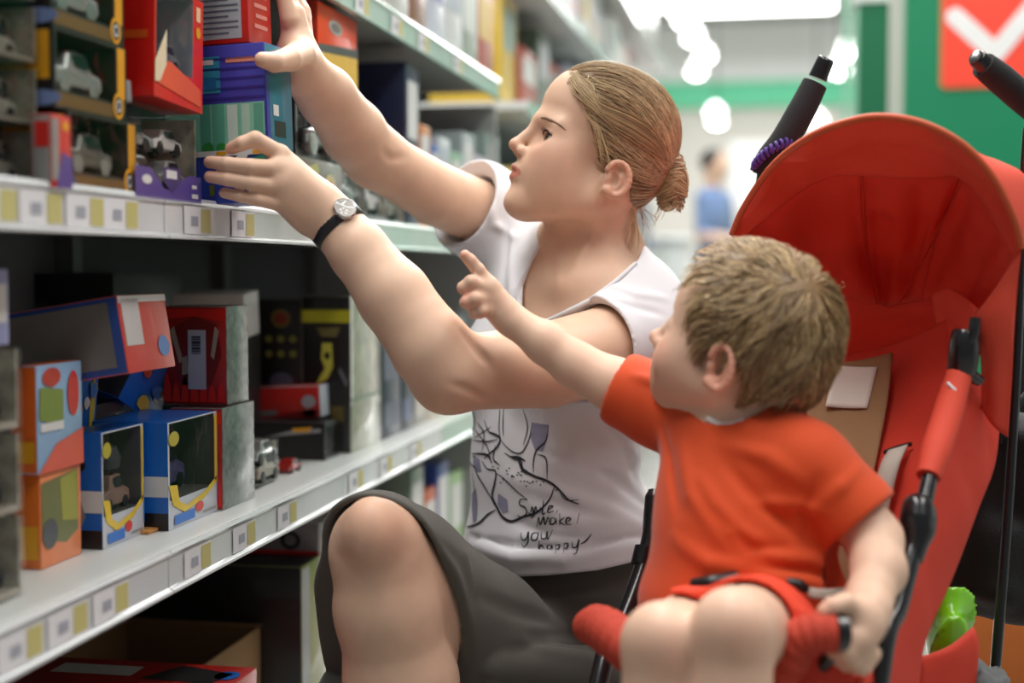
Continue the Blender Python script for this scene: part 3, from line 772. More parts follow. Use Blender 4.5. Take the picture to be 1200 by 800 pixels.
for a, b, h, d, c, lb in [(476, 492, .30, .1, '#1f2748', 'tall navy box on the upper shelf right of the silvery packs'), (492, 505, .20, .1, '#c9772a', 'orange box on the upper shelf beside the tall navy box'),
                          (505, 515, .17, .1, '#2c56a8', 'blue box on the upper shelf behind the upper arm'), (515, 528, .19, .1, '#c9d4d8', 'white box on the upper shelf right of the blue one'),
                          (528, 542, .17, .1, '#7fae8f', 'pale green box near the end of the upper shelf'), (542, 556, .22, .1, '#a7b3b8', 'grey box near the end of the upper shelf'), (556, 570, .18, .1, '#c2b9c6', 'lilac box near the end of the upper shelf'), (570, 584, .24, .1, '#8fa6a0', 'grey green box last on the upper shelf')]:
    t, dm = carton('toy_carton', lb, 'toy package', a, b, -.67, ZU, h, d, cm(c), cm(c), cm(c)); decal(t, dm, 'front', .15, .55, .85, .9, WHT if c != '#c9d4d8' else LBL); decal(t, dm, 'front', .2, .1, .8, .4, GRY)
# ---- top shelf
for a, b, h, c, c2, lb in [(452, 480, .16, '#b9b6b4', '#4a3a34', 'pale box on the top shelf at the edge of the photo'), (480, 500, .2, '#8a5a44', '#c9a08a', 'brown box on the top shelf'), (500, 522, .22, '#c7cad8', '#6f7aa8', 'white and lilac box on the top shelf'),
                       (522, 542, .24, '#d5d6d8', '#8f9aa8', 'white box right of the lilac one on the top shelf'), (542, 560, .2, '#9aa59a', '#c9cfc9', 'grey green box on the top shelf'), (560, 578, .22, '#b34a3a', '#d8b24a', 'red and yellow box last on the top shelf')]:
    t, dm = carton('toy_carton', lb, 'toy package', a, b, -.672, ZT, h, .12, cm(c), cm(c), cm(c)); decal(t, dm, 'front', .1, .4, .9, .85, cm(c2)); decal(t, dm, 'end', .2, .3, .8, .8, cm(c2))

# ---- lower shelf
for i in range(3):
    blister('blister_pack', ['lowest clear box of the far left stack on the lower shelf', 'middle clear box of the far left stack on the lower shelf', 'top clear box of the far left stack on the lower shelf'][i], 'toy package', -60, 26, -.697, ZL + i * .0785, .078, .08, [G2, G3, G1], cm('#b3ab9c'), 30 + i, 'clear boxes stacked at the far left of the lower shelf', n=2)
t, dm = carton('toy_carton', 'lilac and white box standing at the left edge above the clear stack', 'toy package', -20, 11, -.705, ZL + .2365, .07, .05, cm('#8f93c4'), WHT, WHT); decal(t, dm, 'front', .1, .3, .9, .8, WHT)
# orange boxes
t, dm = carton('toy_carton', 'orange box with a green picture at the front left of the lower shelf', 'toy package', 44, 92, -.738, ZL, .098, .03, cm('#e58a5a'), cm('#e2701c'), cm('#e58a5a'))
dpoly(t, dm, 'front', [(0.02, .9), (.9, .96), (.9, .3), (.6, .2), (.02, .3)], cm('#6d7040'), 'picture'); dpoly(t, dm, 'front', [(.45, .9), (.88, .95), (.88, .4), (.5, .45)], cm('#98993a'), 'picture', off=.0012)
dpoly(t, dm, 'front', ell(.2, .35, .18, .16), cm('#4a4f52'), 'picture', off=.0015); decal(t, dm, 'end', .1, .1, .9, .45, OR, 'yellow_patch')
t, dm = carton('toy_carton', 'orange box with red and blue pictures on top of the green picture box', 'toy package', 42, 95, -.735, ZL + .099, .11, .03, cm('#8fb2d4'), cm('#e0641c'), cm('#e0641c'))
dpoly(t, dm, 'front', [(0, .0), (1, .0), (1, .35), (.4, .25)], cm('#d9604a'), 'picture'); dpoly(t, dm, 'front', [(.02, .5), (.55, .4), (.55, .75), (.05, .8)], cm('#7a8f3c'), 'picture', off=.0012); decal(t, dm, 'front', .05, .38, .55, .46, WHT, 'printed_words', off=.0014)
dpoly(t, dm, 'front', ell(.78, .7, .13, .22), cm('#c8342a'), 'picture', off=.0012); dpoly(t, dm, 'front', ell(.3, .88, .2, .09), cm('#b8402e'), 'picture', off=.0012); decal(t, dm, 'end', .1, .1, .9, .3, OR, 'yellow_patch')
# blue toy boxes
def blue_box(label, a, b, xf, h, depth, toyc):
    t, dm, (fz, a0, a1) = window_box('toy_box', label, 'toy package', a, b, xf, ZL, h, depth, cm('#bfc3cc'), BLU, BLU, cm('#5c5a55'), (.03, .27, .93, .985), 'blue window boxes on the lower shelf')
    w, d, hh = dm
    decal(t, dm, 'end', 0, .31, 1, .50, WHT, 'white_band'); decal(t, dm, 'end', 0, 0, 1, .16, K, 'black_base'); decal(t, dm, 'end', 0, .16, .06, .7, K, 'black_edge')
    dpoly(t, dm, 'end', [(.0, .12), (.3, .12), (.55, .28), (.4, .42), (.0, .5)], GRY, 'grey_hexagon', off=.0012); dpoly(t, dm, 'end', ell(.3, .72, .26, .06), K, 'sticker', off=.0012)
    for q in ([(.0, .42), (.16, .40), (.2, .24), (.34, .18), (.3, .12), (.08, .22)], [(.34, .18), (.7, .24), (.98, .36), (.98, .30), (.7, .18), (.3, .12)], [(.93, .3), (.985, .34), (.985, .98), (.93, .96)]): dpoly(t, dm, 'front', q, cm('#dcbb2a'), 'yellow_frame')
    decal(t, dm, 'front', .985, .1, 1., .98, BLU, 'blue_edge', off=.0008)
    dpoly(t, dm, 'front', ell(.1, .84, .1, .07), cm('#b5a82c'), 'face_badge', off=.0012)
    decal(t, dm, 'front', .1, .03, .5, .12, BLU, 'printed_words', off=.0012); dpoly(t, dm, 'front', ell(.6, .12, .08, .05), RED, 'red_spot', off=.0013); decal(t, dm, 'front', .68, .04, .95, .06, GRY, 'printed_words', off=.0012)
    toy_car(t, (0, 0, fz + .002), w * .62, toyc[0], 'toy', Hs=1.7); 
    lathe('toy_head', [(.002, 0), (.014, .004), (.016, .016), (.011, .028), (.003, .032)], toyc[1], t, 16, (0, w * .02, fz + hh * .34))
    box('clear_roof', (-d / 2, -w / 2, hh), (d / 2, w / 2, hh + .0012), M_clear, t)
    return t
blue_box('front blue window box with white band and brown toy on the lower shelf', 117, 166, -.726, .128, .042, (mat('toy_brown', '#8a6f62', rough=.4, var=.2), G3))
blue_box('blue window box with purple toy, behind the front blue box', 195, 253, -.702, .127, .10, (mat('toy_purple', '#4d4770', rough=.4, var=.2), G1))
t, dm = carton('price_leaflet', 'flat orange card lying on the lower shelf between the blue boxes', 'card', 172, 200, -.715, ZL, .004, .06, cm('#c98a4a'), cm('#c98a4a'), cm('#d99a5a'))
def small_pics(t, dm, face, seed, cols):
    r = random.Random(seed)
    for i in range(7):
        u = r.uniform(.15, .85); v = r.uniform(.15, .85); s = r.uniform(.09, .18)
        dpoly(t, dm, face, [(u + s * math.cos(a) * r.uniform(.7, 1.1), v + s * math.sin(a) * r.uniform(.7, 1.1)) for a in np.arange(8) * PI / 4], cm(cols[i % len(cols)]), 'printed_shape', off=.0009 + i * .0003)
pc = ['#c8342a', '#e8e4e0', '#2a2c30', '#d8b42a', '#d9532a', '#3c7ad0', '#c02c28']
t, dm = carton('toy_carton', 'blue card pack with red car pictures behind the front blue box', 'toy package', 68, 108, -.80, ZL + .10, .085, .03, BLU, BLU, DGR, tilt=(0, .1)); small_pics(t, dm, 'front', 3, pc); small_pics(t, dm, 'end', 5, pc); dpoly(t, dm, 'front', ell(.85, .55, .08, .4), cm('#cfc02c'), 'yellow_loop', off=.0007)
t, dm = carton('toy_carton', 'tilted blue card pack with car pictures on top of the rear blue box', 'toy package', 130, 190, -.80, ZL + .135, .07, .06, BLU, cm('#3a3a3c'), BLU, tilt=(-.35, .35)); small_pics(t, dm, 'front', 8, pc); small_pics(t, dm, 'top', 9, pc)
# long tilted box
t, dm = carton('toy_carton', 'long tilted box with a grey panel, blue border and red end', 'toy package', 0, 1, -.72, .70, .085, .17, cm('#c9453c'), cm('#2a4a94'), cm('#2a4a94'), ypair=(1.50, 1.62), tilt=(0, -.16))
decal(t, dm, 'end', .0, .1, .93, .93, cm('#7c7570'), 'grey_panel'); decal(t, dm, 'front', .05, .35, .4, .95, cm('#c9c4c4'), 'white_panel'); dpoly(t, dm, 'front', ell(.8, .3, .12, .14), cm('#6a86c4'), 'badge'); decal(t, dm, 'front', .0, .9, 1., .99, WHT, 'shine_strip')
t.location = P(98, 446, 1.60); 
# flame boxes
FL = cm('#a81c10'); DKR = cm('#26100e')
def flame_box(label, a, b, z0, h, depth, xf):
    t, dm = carton('toy_carton', label, 'toy package', a, b, xf, z0, h, depth, mat('foil_card', '#7f8583', rough=.25, metal=.3, var=.35, vscale=70), FL, DKR, 'black boxes with red flames on the lower shelf')
    r = random.Random(z0)
    for i in range(7):
        u = .07 + i * .14; v = r.uniform(.18, .4)
        dpoly(t, dm, 'end', [(u - .07, .03), (u + .06, .03), (u + .045, v * .6), (u - .01, v), (u - .05, v * .7)], cm('#e0220e'), 'flame')
    dpoly(t, dm, 'end', [(.1, .45), (.2, .8), (.5, .9), (.85, .82), (.92, .5), (.75, .2), (.3, .2)], cm('#7a1a12'), 'mask_print')
    for q in ([(.12, .75), (.18, .8), (.32, .45), (.26, .42)], [(.88, .75), (.82, .8), (.75, .5), (.8, .46)], [(.3, .3), (.4, .32), (.38, .5), (.3, .48)]): dpoly(t, dm, 'end', q, cm('#a89a86'), 'bone_print', off=.0012)
    dpoly(t, dm, 'end', [(.02, .97), (.98, .97), (.98, .84), (.5, .9), (.02, .86)], cm('#d3200e'), 'flame', off=.0013)
    return t, dm
t1, dm1 = flame_box('lower red flame box standing on the lower shelf', 260, 297, ZL, .13, .07, -.694)
t2, dm2 = flame_box('upper red flame box with a white barcode label', 266, 291, ZL + .1305, .128, .088, -.70)
decal(t2, dm2, 'end', .4, .16, .68, .76, cm('#b7bac6'), 'barcode_label', off=.002)
for i in range(9): decal(t2, dm2, 'end', .46, .52 + i * .02, .60, .53 + i * .02 + .004 * (i % 3), cm('#33343c'), 'barcode_line', off=.0025)
# black and yellow boxes
t, dm = carton('toy_carton', 'tall black box with a yellow band and pale clear side', 'toy package', 411, 446, -.70, ZL, .262, .085, mat('pale_insert', '#a3a392', rough=.3, coat=.6, var=.3, vscale=40), K, K)
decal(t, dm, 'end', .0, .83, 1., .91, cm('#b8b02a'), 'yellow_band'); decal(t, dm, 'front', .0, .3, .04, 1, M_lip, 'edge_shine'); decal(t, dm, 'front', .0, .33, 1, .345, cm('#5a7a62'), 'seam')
dpoly(t, dm, 'end', [(.3, .8), (.8, .8), (.72, .74), (.4, .74)], cm('#6a6238'), 'printed_words'); 
dpoly(t, dm, 'end', [(.42, .7), (.62, .7), (.64, .55), (.52, .47), (.3, .44), (.36, .48), (.48, .54), (.4, .6)], cm('#bdb84a'), 'number_print'); dpoly(t, dm, 'end', ell(.52, .62, .06, .025), K, 'number_hole', off=.0013)
dpoly(t, dm, 'end', [(.78, .55), (.95, .45), (.9, .42), (.75, .52)], cm('#6a6c70'), 'streak'); decal(t, dm, 'end', .6, .2, .85, .3, cm('#6a5a2a'), 'small_picture'); decal(t, dm, 'end', .25, .87, .75, .98, DGR, 'printed_words', off=.0005)
t, dm = carton('toy_carton', 'black box with a round red emblem left of the yellow band box', 'toy package', 352, 372, -.785, ZL + .10, .155, .085, K, K, K)
dpoly(t, dm, 'end', ell(.6, .80, .2, .1), cm('#6a5f2e'), 'emblem'); dpoly(t, dm, 'end', ell(.6, .80, .15, .07), cm('#7a2a18'), 'emblem', off=.0013)
for i in range(3):
    for j in range(2): dpoly(t, dm, 'end', ell(.35 + i * .25, .42 + j * .16, .08, .04), cm('#7d7a3a'), 'printed_words')
dpoly(t, dm, 'end', ell(.6, .12, .25, .1), cm('#5c5e74'), 'oval_print')
t, dm = carton('toy_carton', 'flat black box under the emblem box', 'toy package', 352, 372, -.785, ZL, .099, .085, DGR, DGR, DGR)
t, dm = carton('toy_carton', 'flat red box with silver lettering in front of the emblem box', 'toy package', 376, 386, -.735, ZL + .062, .052, .135, cm('#a8b0b8'), cm('#b3211a'), cm('#b3211a'), tilt=(0, -.05))
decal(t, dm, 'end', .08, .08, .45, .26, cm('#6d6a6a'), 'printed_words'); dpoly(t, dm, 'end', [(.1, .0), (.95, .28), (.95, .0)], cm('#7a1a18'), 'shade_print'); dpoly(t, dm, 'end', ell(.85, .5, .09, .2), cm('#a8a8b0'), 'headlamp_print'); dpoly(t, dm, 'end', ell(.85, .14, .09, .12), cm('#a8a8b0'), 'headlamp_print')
t, dm, (fz, a0, a1) = window_box('toy_car_box', 'low black window box with small cars under the red box', 'toy package', 380, 396, -.715, ZL, .06, .135, K, K, cm('#2c2c30'), DGR, (.05, .1, .95, .9))
dpoly(t, dm, 'end', [(.2, .55), (.6, .8), (.95, .85), (.95, .75), (.3, .6)], cm('#9a9a9c'), 'printed_shape'); dpoly(t, dm, 'end', [(.6, .85), (.85, .9), (.8, .75), (.6, .75)], OR, 'printed_shape', off=.0013)
toy_car(t, (.02, 0, fz), dm[0] * .6, mat('toy_blue_car', '#2c3f8a', rough=.25))
t, dm = blister('blister_pack', 'small clear pack beside the red flame box', 'toy package', 298, 326, -.715, ZL, .062, .04, [G1, G4], cm('#73756f'), 50, n=1)
p = onZ(338, 552, ZL); r = wthing('toy_car', 'small loose red toy car at the shelf edge', 'toy', p); toy_car(r, p, .055, mat('toy_red_car', '#a02420', rough=.25, coat=.5), 'body')
# boxes deep in the shelf
t, dm = carton('toy_carton', 'pale box with a red diamond behind the flame boxes', 'toy package', 288, 305, -.83, ZL + .20, .07, .12, WHT, cm('#cfcac4'), WHT, tilt=(.1, 0)); dpoly(t, dm, 'end', [(.75, .5), (.82, .2), (.9, .5), (.82, .8)], cm('#a02020'), 'diamond')
t, dm = carton('toy_carton', 'plain black box supporting the pale diamond box', 'toy package', 286, 306, -.84, ZL, .199, .12, DGR, DGR, DGR)
t, dm = carton('toy_carton', 'large black box in the dark at the back of the lower shelf', 'toy package', 300, 360, -.99, ZL, .30, .30, DGR, K, K, ypair=(2.0, 2.25)); dpoly(t, dm, 'end', ell(.6, .75, .1, .1), cm('#3a3a44'), 'print'); dpoly(t, dm, 'end', ell(.85, .75, .08, .1), cm('#3c3c30'), 'print')
p = np.array([-1.03, 1.58, ZL + .19]); t = wthing('toy_tub', 'dark tub with a rimmed lid deep at the left of the lower shelf', 'tub', p - (0, 0, .19))
lathe('tub', [(.04, -.19), (.046, 0.0), (.05, 0.0)], mat('tub_plastic', '#37352f', rough=.3), t, 24, p); lathe('lid', [(.051, 0), (.053, .004), (.051, .02), (.046, .024), (.0, .024)], mat('tub_lid', '#5b5850', rough=.3), t, 24, p)
t, dm = carton('toy_carton', 'dark red box behind the long tilted box', 'toy package', 0, 1, -.86, ZL, .15, .09, MAR, MAR, MAR, ypair=(1.66, 1.74))
t, dm = carton('toy_carton', 'dark box under the long tilted box', 'toy package', 0, 1, -.80, ZL, .145, .15, DGR, cm('#4a1c1a'), DGR, ypair=(1.46, 1.64))
for a, b, h, c, c2, lb in [(447, 470, .21, '#2d3044', '#4a4f66', 'navy box right of the pale clear side on the lower shelf'), (471, 484, .20, '#262a3c', '#505a80', 'second navy box beside the first'), (485, 499, .17, '#9a938e', '#c4bcb4', 'grey book box on the lower shelf'),
                       (500, 512, .19, '#c4b5a2', '#8a6a8a', 'tan box on the lower shelf by the woman\'s elbow'), (513, 526, .22, '#b9c4a8', '#d8c24a', 'pale green box last before the woman\'s shirt'), (527, 545, .2, '#8a9aa0', '#c9cfd0', 'blue grey box hidden mostly by the white shirt')]:
    t, dm = carton('toy_carton', lb, 'toy package', a, b, -.70, ZL, h, .1, cm(c), cm(c), cm(c)); decal(t, dm, 'front', .12, .5, .88, .9, cm(c2)); decal(t, dm, 'front', .12, .1, .88, .3, cm(c2))
# ---- bottom shelf
t, dm = carton('storage_box', 'large black box with an olive side on the bottom shelf', 'box', 351, 395, -.72, ZB, .232, .34, cm('#8d8a50', .25, .6), K, K); decal(t, dm, 'front', .0, .02, .2, .98, mat('silver_edge', '#8a8a88', rough=.3), 'edge_strip')
t, dm = carton('toy_carton', 'white box with a black ring print lying on the large black box', 'toy package', 372, 398, -.722, ZB + .2325, .05, .17, cm('#a9a0a0'), cm('#9c9496'), cm('#b9b2b0')); dpoly(t, dm, 'end', ell(.72, .45, .1, .3), DGR, 'ring_print'); dpoly(t, dm, 'end', ell(.72, .45, .06, .18), cm('#9c9496'), 'ring_print', off=.0013); decal(t, dm, 'end', 0, 0, 1, .12, RED, 'red_line')
t, dm = carton('toy_carton', 'red box right of the ring print box in the shade', 'toy package', 399, 428, -.715, ZB + .2325, .055, .1, cm('#9a2420'), cm('#b02a24'), MAR)
# open cardboard box
p = P(190, 840, 1.55); t = wthing('cardboard_box', 'open brown cardboard box at the bottom left below the lower shelf', 'box', (-.9, 1.93, ZB))
x0, x1, y0, y1, z0, z1 = -1.01, -.785, 1.78, 2.065, ZB, .268
box('bottom', (x0, y0, z0), (x1, y1, z0 + .004), KRAFT, t)
for nm, lo, hi in (('side_wall', (x0, y0, z0), (x0 + .004, y1, z1)), ('side_wall', (x1 - .004, y0, z0), (x1, y1, z1)), ('side_wall', (x0, y0, z0), (x1, y0 + .004, z1 - .03)), ('side_wall', (x0, y1 - .004, z0), (x1, y1, z1))): box(nm, lo, hi, KRAFT, t)
mesh('flap', [(x0, y1, z1), (x1, y1, z1), (x1 + .004, y1 + .006, z1 + .012), (x0, y1 + .006, z1 + .014)], [(0, 1, 2, 3)], KRAFT, t)
t, dm = carton('toy_carton', 'flat red box with white lettering at the bottom left corner', 'toy package', 0, 1, -.668, ZB, .170, .32, cm('#c2201a'), cm('#c2201a'), cm('#c2201a'), ypair=(1.36, 1.74)); decal(t, dm, 'top', .2, .82, .55, .93, WHT, 'printed_words'); dpoly(t, dm, 'top', [(.6, .8), (.9, .78), (.95, .9), (.7, .97)], DGR, 'picture'); dpoly(t, dm, 'top', ell(.93, .88, .05, .05), BLU, 'badge')
t, dm = carton('toy_carton', 'dark toy box behind the flat red box', 'toy package', 0, 1, -.93, ZB, .225, .16, DGR, K, DGR, ypair=(1.0, 1.33))
for a, b, h, c, lb in [(430, 446, .2, '#8d2a2a', 'dark red box on the bottom shelf behind the knee'), (447, 463, .26, '#3f7a4a', 'green box on the bottom shelf above the knee'), (464, 480, .22, '#c9c4b8', 'white box on the bottom shelf above the knee'), (481, 496, .3, '#8a9a8c', 'grey green box on the bottom shelf'),
                    (497, 511, .24, '#c8603a', 'orange box on the bottom shelf beside the shirt'), (512, 526, .28, '#2c4aa0', 'blue box on the bottom shelf beside the shirt'), (527, 542, .24, '#9fc08a', 'light green box last on the bottom shelf')]:
    t, dm = carton('toy_carton', lb, 'toy package', a, b, -.70, ZB, h, .15, cm(c), cm(c), cm(c)); decal(t, dm, 'front', .1, .5, .9, .9, WHT); decal(t, dm, 'front', .15, .15, .85, .35, cm('#7d8fae'))

# ------------------------------------------------------------------ second rack further down the aisle
g = wthing('gondola', 'second blurred shelving rack beyond the end of the near shelves', 'shelving', (XB, 3.7, 0))
box('back_panel', (XB - .03, 3.7, 0), (XB, 8.2, 2.3), mat('far_back', '#8fa198', rough=.7, var=.08), g)
for y in (3.7, 5.2, 6.7, 8.18): box('upright', (XB, y, 0), (XB + .03, y + .03, 2.3), MATS['gondola_upright'], g)
box('plinth', (XB, 3.7, 0), (XR - .03, 8.2, .1), M_back, g)
zs = (.13, .52, .9, 1.26, 1.62, 1.98)
for i, z in enumerate(zs):
    s = wthing('shelf', ['lowest', 'second lowest', 'third lowest', 'third highest', 'second highest', 'highest'][i] + ' shelf of the far blurred rack', 'shelf', (XR, 3.7, z))
    box('shelf_board', (XB, 3.7, z - .02), (XR - .006, 8.2, z), M_shelf, s); box('price_rail', (XR - .006, 3.7, z - .04), (XR, 8.2, z), M_railg, s)
fc = ['#b9c4c0', '#8fa8a0', '#c9ccd2', '#6f8a80', '#a3a9b8', '#c2b2a0', '#b04a3a', '#d0b040', '#4a5f9a', '#d6d8d8', '#7a6f78', '#9db0b8', '#c48a9a', '#59705f', '#e0e0de']
rr = random.Random(4)
CN = dict(zip(fc, 'grey green,sage green,pale grey,deep sage,grey blue,beige,red,yellow,blue,near white,mauve grey,light blue,pink,dark green,white'.split(',')))
ORD = 'first second third fourth fifth sixth seventh eighth ninth tenth eleventh twelfth thirteenth fourteenth fifteenth sixteenth seventeenth eighteenth nineteenth twentieth'.split()
SHN = ['lowest', 'second lowest', 'third lowest', 'third highest', 'second highest', 'highest']
for zi, z in enumerate(zs):
    if zi == 0: continue
    y = 3.74; k = 0
    while y < 8.0:
        wd = rr.uniform(.16, .34); h = rr.uniform(.16, .31); c = fc[rr.randrange(len(fc))]; c2 = fc[rr.randrange(len(fc))]
        t, dm = carton('toy_carton', '%s box, %s from the near end, %s shelf of the far rack' % (CN[c], ORD[k], SHN[zi]), 'toy package', 0, 1, -.70 - rr.uniform(0, .04), z + .0005, h, .2, cm(c), cm(c), cm(c), 'boxes on the far rack', ypair=(y, y + wd))
        decal(t, dm, 'front', .12, .5, .88, .88, cm(c2)); decal(t, dm, 'end', .2, .3, .8, .8, cm(c2)); y += wd + rr.uniform(.01, .05); k += 1

# white display counters, poster and shopper far away
p = np.array([-1.0, 8.9, 0])
a = P(738, 300, 8.6); b = P(806, 300, 8.6)
t = wthing('display_counter', 'white display counter blurred between the woman\'s bun and the boy', 'counter', (a[0], a[1], 0))
box('counter_body', (a[0], a[1], 0), (b[0], a[1] + .5, .98), M_white, t, .01); box('counter_top', (a[0] - .02, a[1] - .02, .98), (b[0] + .02, a[1] + .52, 1.02), M_white, t, .006)
a = P(855, 225, 13); b = P(905, 165, 13)
t = wthing('poster_board', 'white poster board far behind, left of the canopy', 'poster', (a[0], a[1], 0))
box('panel', (a[0], a[1], a[2] - .15), (b[0], a[1] + .03, b[2]), M_white, t); tube('post', [((a[0] + b[0]) / 2, a[1] + .03, 0), ((a[0] + b[0]) / 2, a[1] + .03, a[2])], .02, M_black, t)
# ------------------------------------------------------------------ people
def polyd(pts, dref):
    "signed distance (metres at depth dref) to a closed outline given in pixels, swept along the view rays"
    A = np.array(pts, float); B = np.roll(A, -1, 0)
    def f(p):
        q = p - CAM; dep = q @ FW
        x = 600 + FPX * (q @ RT) / dep; y = 400 - FPX * (q @ UP) / dep
        d = np.full(len(p), 1e9); ins = np.zeros(len(p), bool)
        for a, b in zip(A, B):
            e = b - a; t = np.clip(((x - a[0]) * e[0] + (y - a[1]) * e[1]) / (e @ e), 0, 1)
            d = np.minimum(d, np.hypot(x - a[0] - t * e[0], y - a[1] - t * e[1]))
            c = ((a[1] > y) != (b[1] > y)) & (x < (b[0] - a[0]) * (y - a[1]) / (b[1] - a[1] + 1e-12) + a[0]); ins ^= c
        return np.where(ins, -d, d) * dref / FPX
    return f
def depth_of(p): return (p - CAM) @ FW
def half(pt, n):
    pt = np.asarray(pt, float); n = np.asarray(n, float); n = n / np.linalg.norm(n)
    return lambda p: (p - pt) @ n                 # negative on the kept side
def unit(v): v = np.asarray(v, float); return v / np.linalg.norm(v)
SKIN_W = np.array(rgb('#dab69d')[:3]); SKIN_B = np.array(rgb('#dfbaa2')[:3])
M_skin = mat('skin', (.6, .4, .3, 1), rough=.5, var=.05, vscale=30, sss=.12, attr='tint', spec=.35)
class Head:
    "local frame: x forward, y to the person's left, z up (metres)"
    def __init__(s, O, f, l, sc):
        s.O = np.asarray(O, float); s.f = unit(f); l = np.asarray(l, float); s.l = unit(l - s.f * (l @ s.f)); s.u = np.cross(s.f, s.l)
        s.R = np.stack([s.f, s.l, s.u], 1); s.sc = sc
    def w(s, x, y, z): return s.O + s.sc * (s.R @ np.array([x, y, z]))
    def loc(s, p): return ((p - s.O) @ s.R) / s.sc
    def el(s, c, r, rot=None):
        R = s.R if rot is None else s.R @ rot
        return EL(s.w(*c), np.array(r) * s.sc, R)
    def rc(s, a, b, ra, rb, flat=None): return RC(s.w(*a), s.w(*b), ra * s.sc, rb * s.sc, flat)
    def sp(s, c, r): return SP(s.w(*c), r * s.sc)
def rotz(a): c, s = math.cos(a), math.sin(a); return np.array([[c, -s, 0], [s, c, 0], [0, 0, 1.]])
def roty(a): c, s = math.cos(a), math.sin(a); return np.array([[c, 0, s], [0, 1, 0], [-s, 0, c]])
def rotx(a): c, s = math.cos(a), math.sin(a); return np.array([[1, 0, 0], [0, c, -s], [0, s, c]])
def add_ear(S_, H, c, sgn, sz, tilt=.25, wx=.30):
    "outer ear: rim, lobe and hollow"
    x, y, z = c; pts = []; rim = []
    for a in np.linspace(-2.0, 2.6, 15):
        ca, sa = math.cos(a), math.sin(a)
        ex = -.0 + sz * (wx * ca * -1.0); ez = sz * (.5 * sa)
        ex, ez = ex * math.cos(tilt) - ez * math.sin(tilt), ex * math.sin(tilt) + ez * math.cos(tilt)
        rim.append((x + ex - .002, y + sgn * (.012 + .004 * (ca > 0) * ca), z + ez))
    w = [H.w(*q) for q in rim]
    S_.u(H.el((x - .004, y + sgn * .004, z), (sz * wx, .010, sz * .46), roty(-tilt) if sgn > 0 else roty(-tilt)), .006)
    S_.chain(w, [.0036 * H.sc] * len(w), .004, .002)
    S_.s(H.el((x + sz * .02, y + sgn * .013, z - sz * .04), (sz * .15, .009, sz * .24), roty(-tilt)), .004)
    S_.s(H.el((x - sz * .03, y + sgn * .0145, z + sz * .26), (sz * .15, .005, sz * .14), roty(-tilt)), .004)
    S_.u(H.el((x + sz * .12, y + sgn * .008, z - sz * .40), (sz * .15, .007, sz * .15)), .006)
    S_.u(H.el((x + sz * .20, y + sgn * .006, z - sz * .06), (.005, .007, .008)), .005)

def adult_head(S_, H):
    e = H.el
    S_.u(e((-.015, 0, .034), (.084, .070, .080)), .0)
    S_.u(e((.033, 0, .045), (.057, .060, .058)), .03)
    S_.u(e((.036, 0, -.030), (.052, .056, .068)), .025)
    for s in (1, -1):
        S_.u(H.rc((-.006, s * .040, -.070), (.060, s * .018, -.099), .018, .015), .04)   # jaw
        S_.u(e((.056, s * .036, -.026), (.024, .022, .026)), .022)                        # cheek
        S_.u(e((.050, s * .033, -.056), (.026, .020, .026)), .03)
        S_.u(H.rc((.083, s * .010, .011), (.066, s * .044, .008), .0068, .0058), .02)     # brow
        S_.s(e((.098, s * .033, -.010), (.020, .019, .0130)), .016)                        # orbit
    S_.u(e((.0755, 0, -.104), (.017, .019, .014)), .02)                                    # chin
    S_.u(H.rc((.060, 0, -.062), (.066, 0, -.085), .024, .018), .02)
    S_.u(e((.079, 0, -.055), (.014, .024, .022)), .016)                                   # mouth barrel
    S_.u(H.rc((.083, 0, .010), (.1045, 0, -.0285), .0056, .0074), .010)                    # nose
    S_.u(e((.1052, 0, -.0315), (.0084, .0080, .0070)), .006)
    for s in (1, -1):
        S_.u(e((.0935, s * .0105, -.0365), (.0095, .0062, .0072)), .006)
        S_.s(e((.098, s * .0055, -.0432), (.0042, .0026, .003)), .003)
    S_.u(e((.094, 0, -.040), (.010, .004, .005)), .005)
    up = [H.w(.0775, y * 1.0, z) for y, z in ()]
    U = [(0.0787, -.023, -.0645), (0.0897, -.013, -.0605), (0.0957, -.004, -.0580), (0.0947, 0, -.0588), (0.0957, .004, -.0580), (0.0897, .013, -.0605), (0.0787, .023, -.0645)]
    S_.chain([H.w(*q) for q in U], np.array([.002, .0036, .0038, .0038, .0038, .0036, .002]) * H.sc, .005)
    Lw = [(0.0782, -.022, -.0665), (0.0877, -.013, -.0705), (0.0927, 0, -.0715), (0.0877, .013, -.0705), (0.0782, .022, -.0665)]
    S_.chain([H.w(*q) for q in Lw], np.array([.002, .0044, .0052, .0044, .002]) * H.sc, .005)
    Sl = [(0.0812, -.024, -.0655), (0.0947, -.011, -.0650), (0.1002, 0, -.0652), (0.0947, .011, -.0650), (0.0812, .024, -.0655)]
    def slit(p, fs=[RC(H.w(*Sl[i]), H.w(*Sl[i + 1]), .0006, .0006) for i in range(4)]):
        d = fs[0](p)
        for g in fs[1:]: d = np.minimum(d, g(p))
        return d
    S_.s(slit, .003)
    for s in (1, -1):                                                                     # lids round the eyeball
        S_.u(H.sp((.0650, s * .0325, -.010), .0138), .006)
        S_.s(H.el((.0795, s * .0370, -.0105), (.0135, .0155, .0074)), .002)
        S_.u(H.rc((.0778, s * .020, -.0022), (.0725, s * .046, -.0042), .0018, .0018), .004) # upper lid fold
def finger(S_, pts, rad, k=.006): S_.chain([P(*q) for q in pts], rad, k, .002)

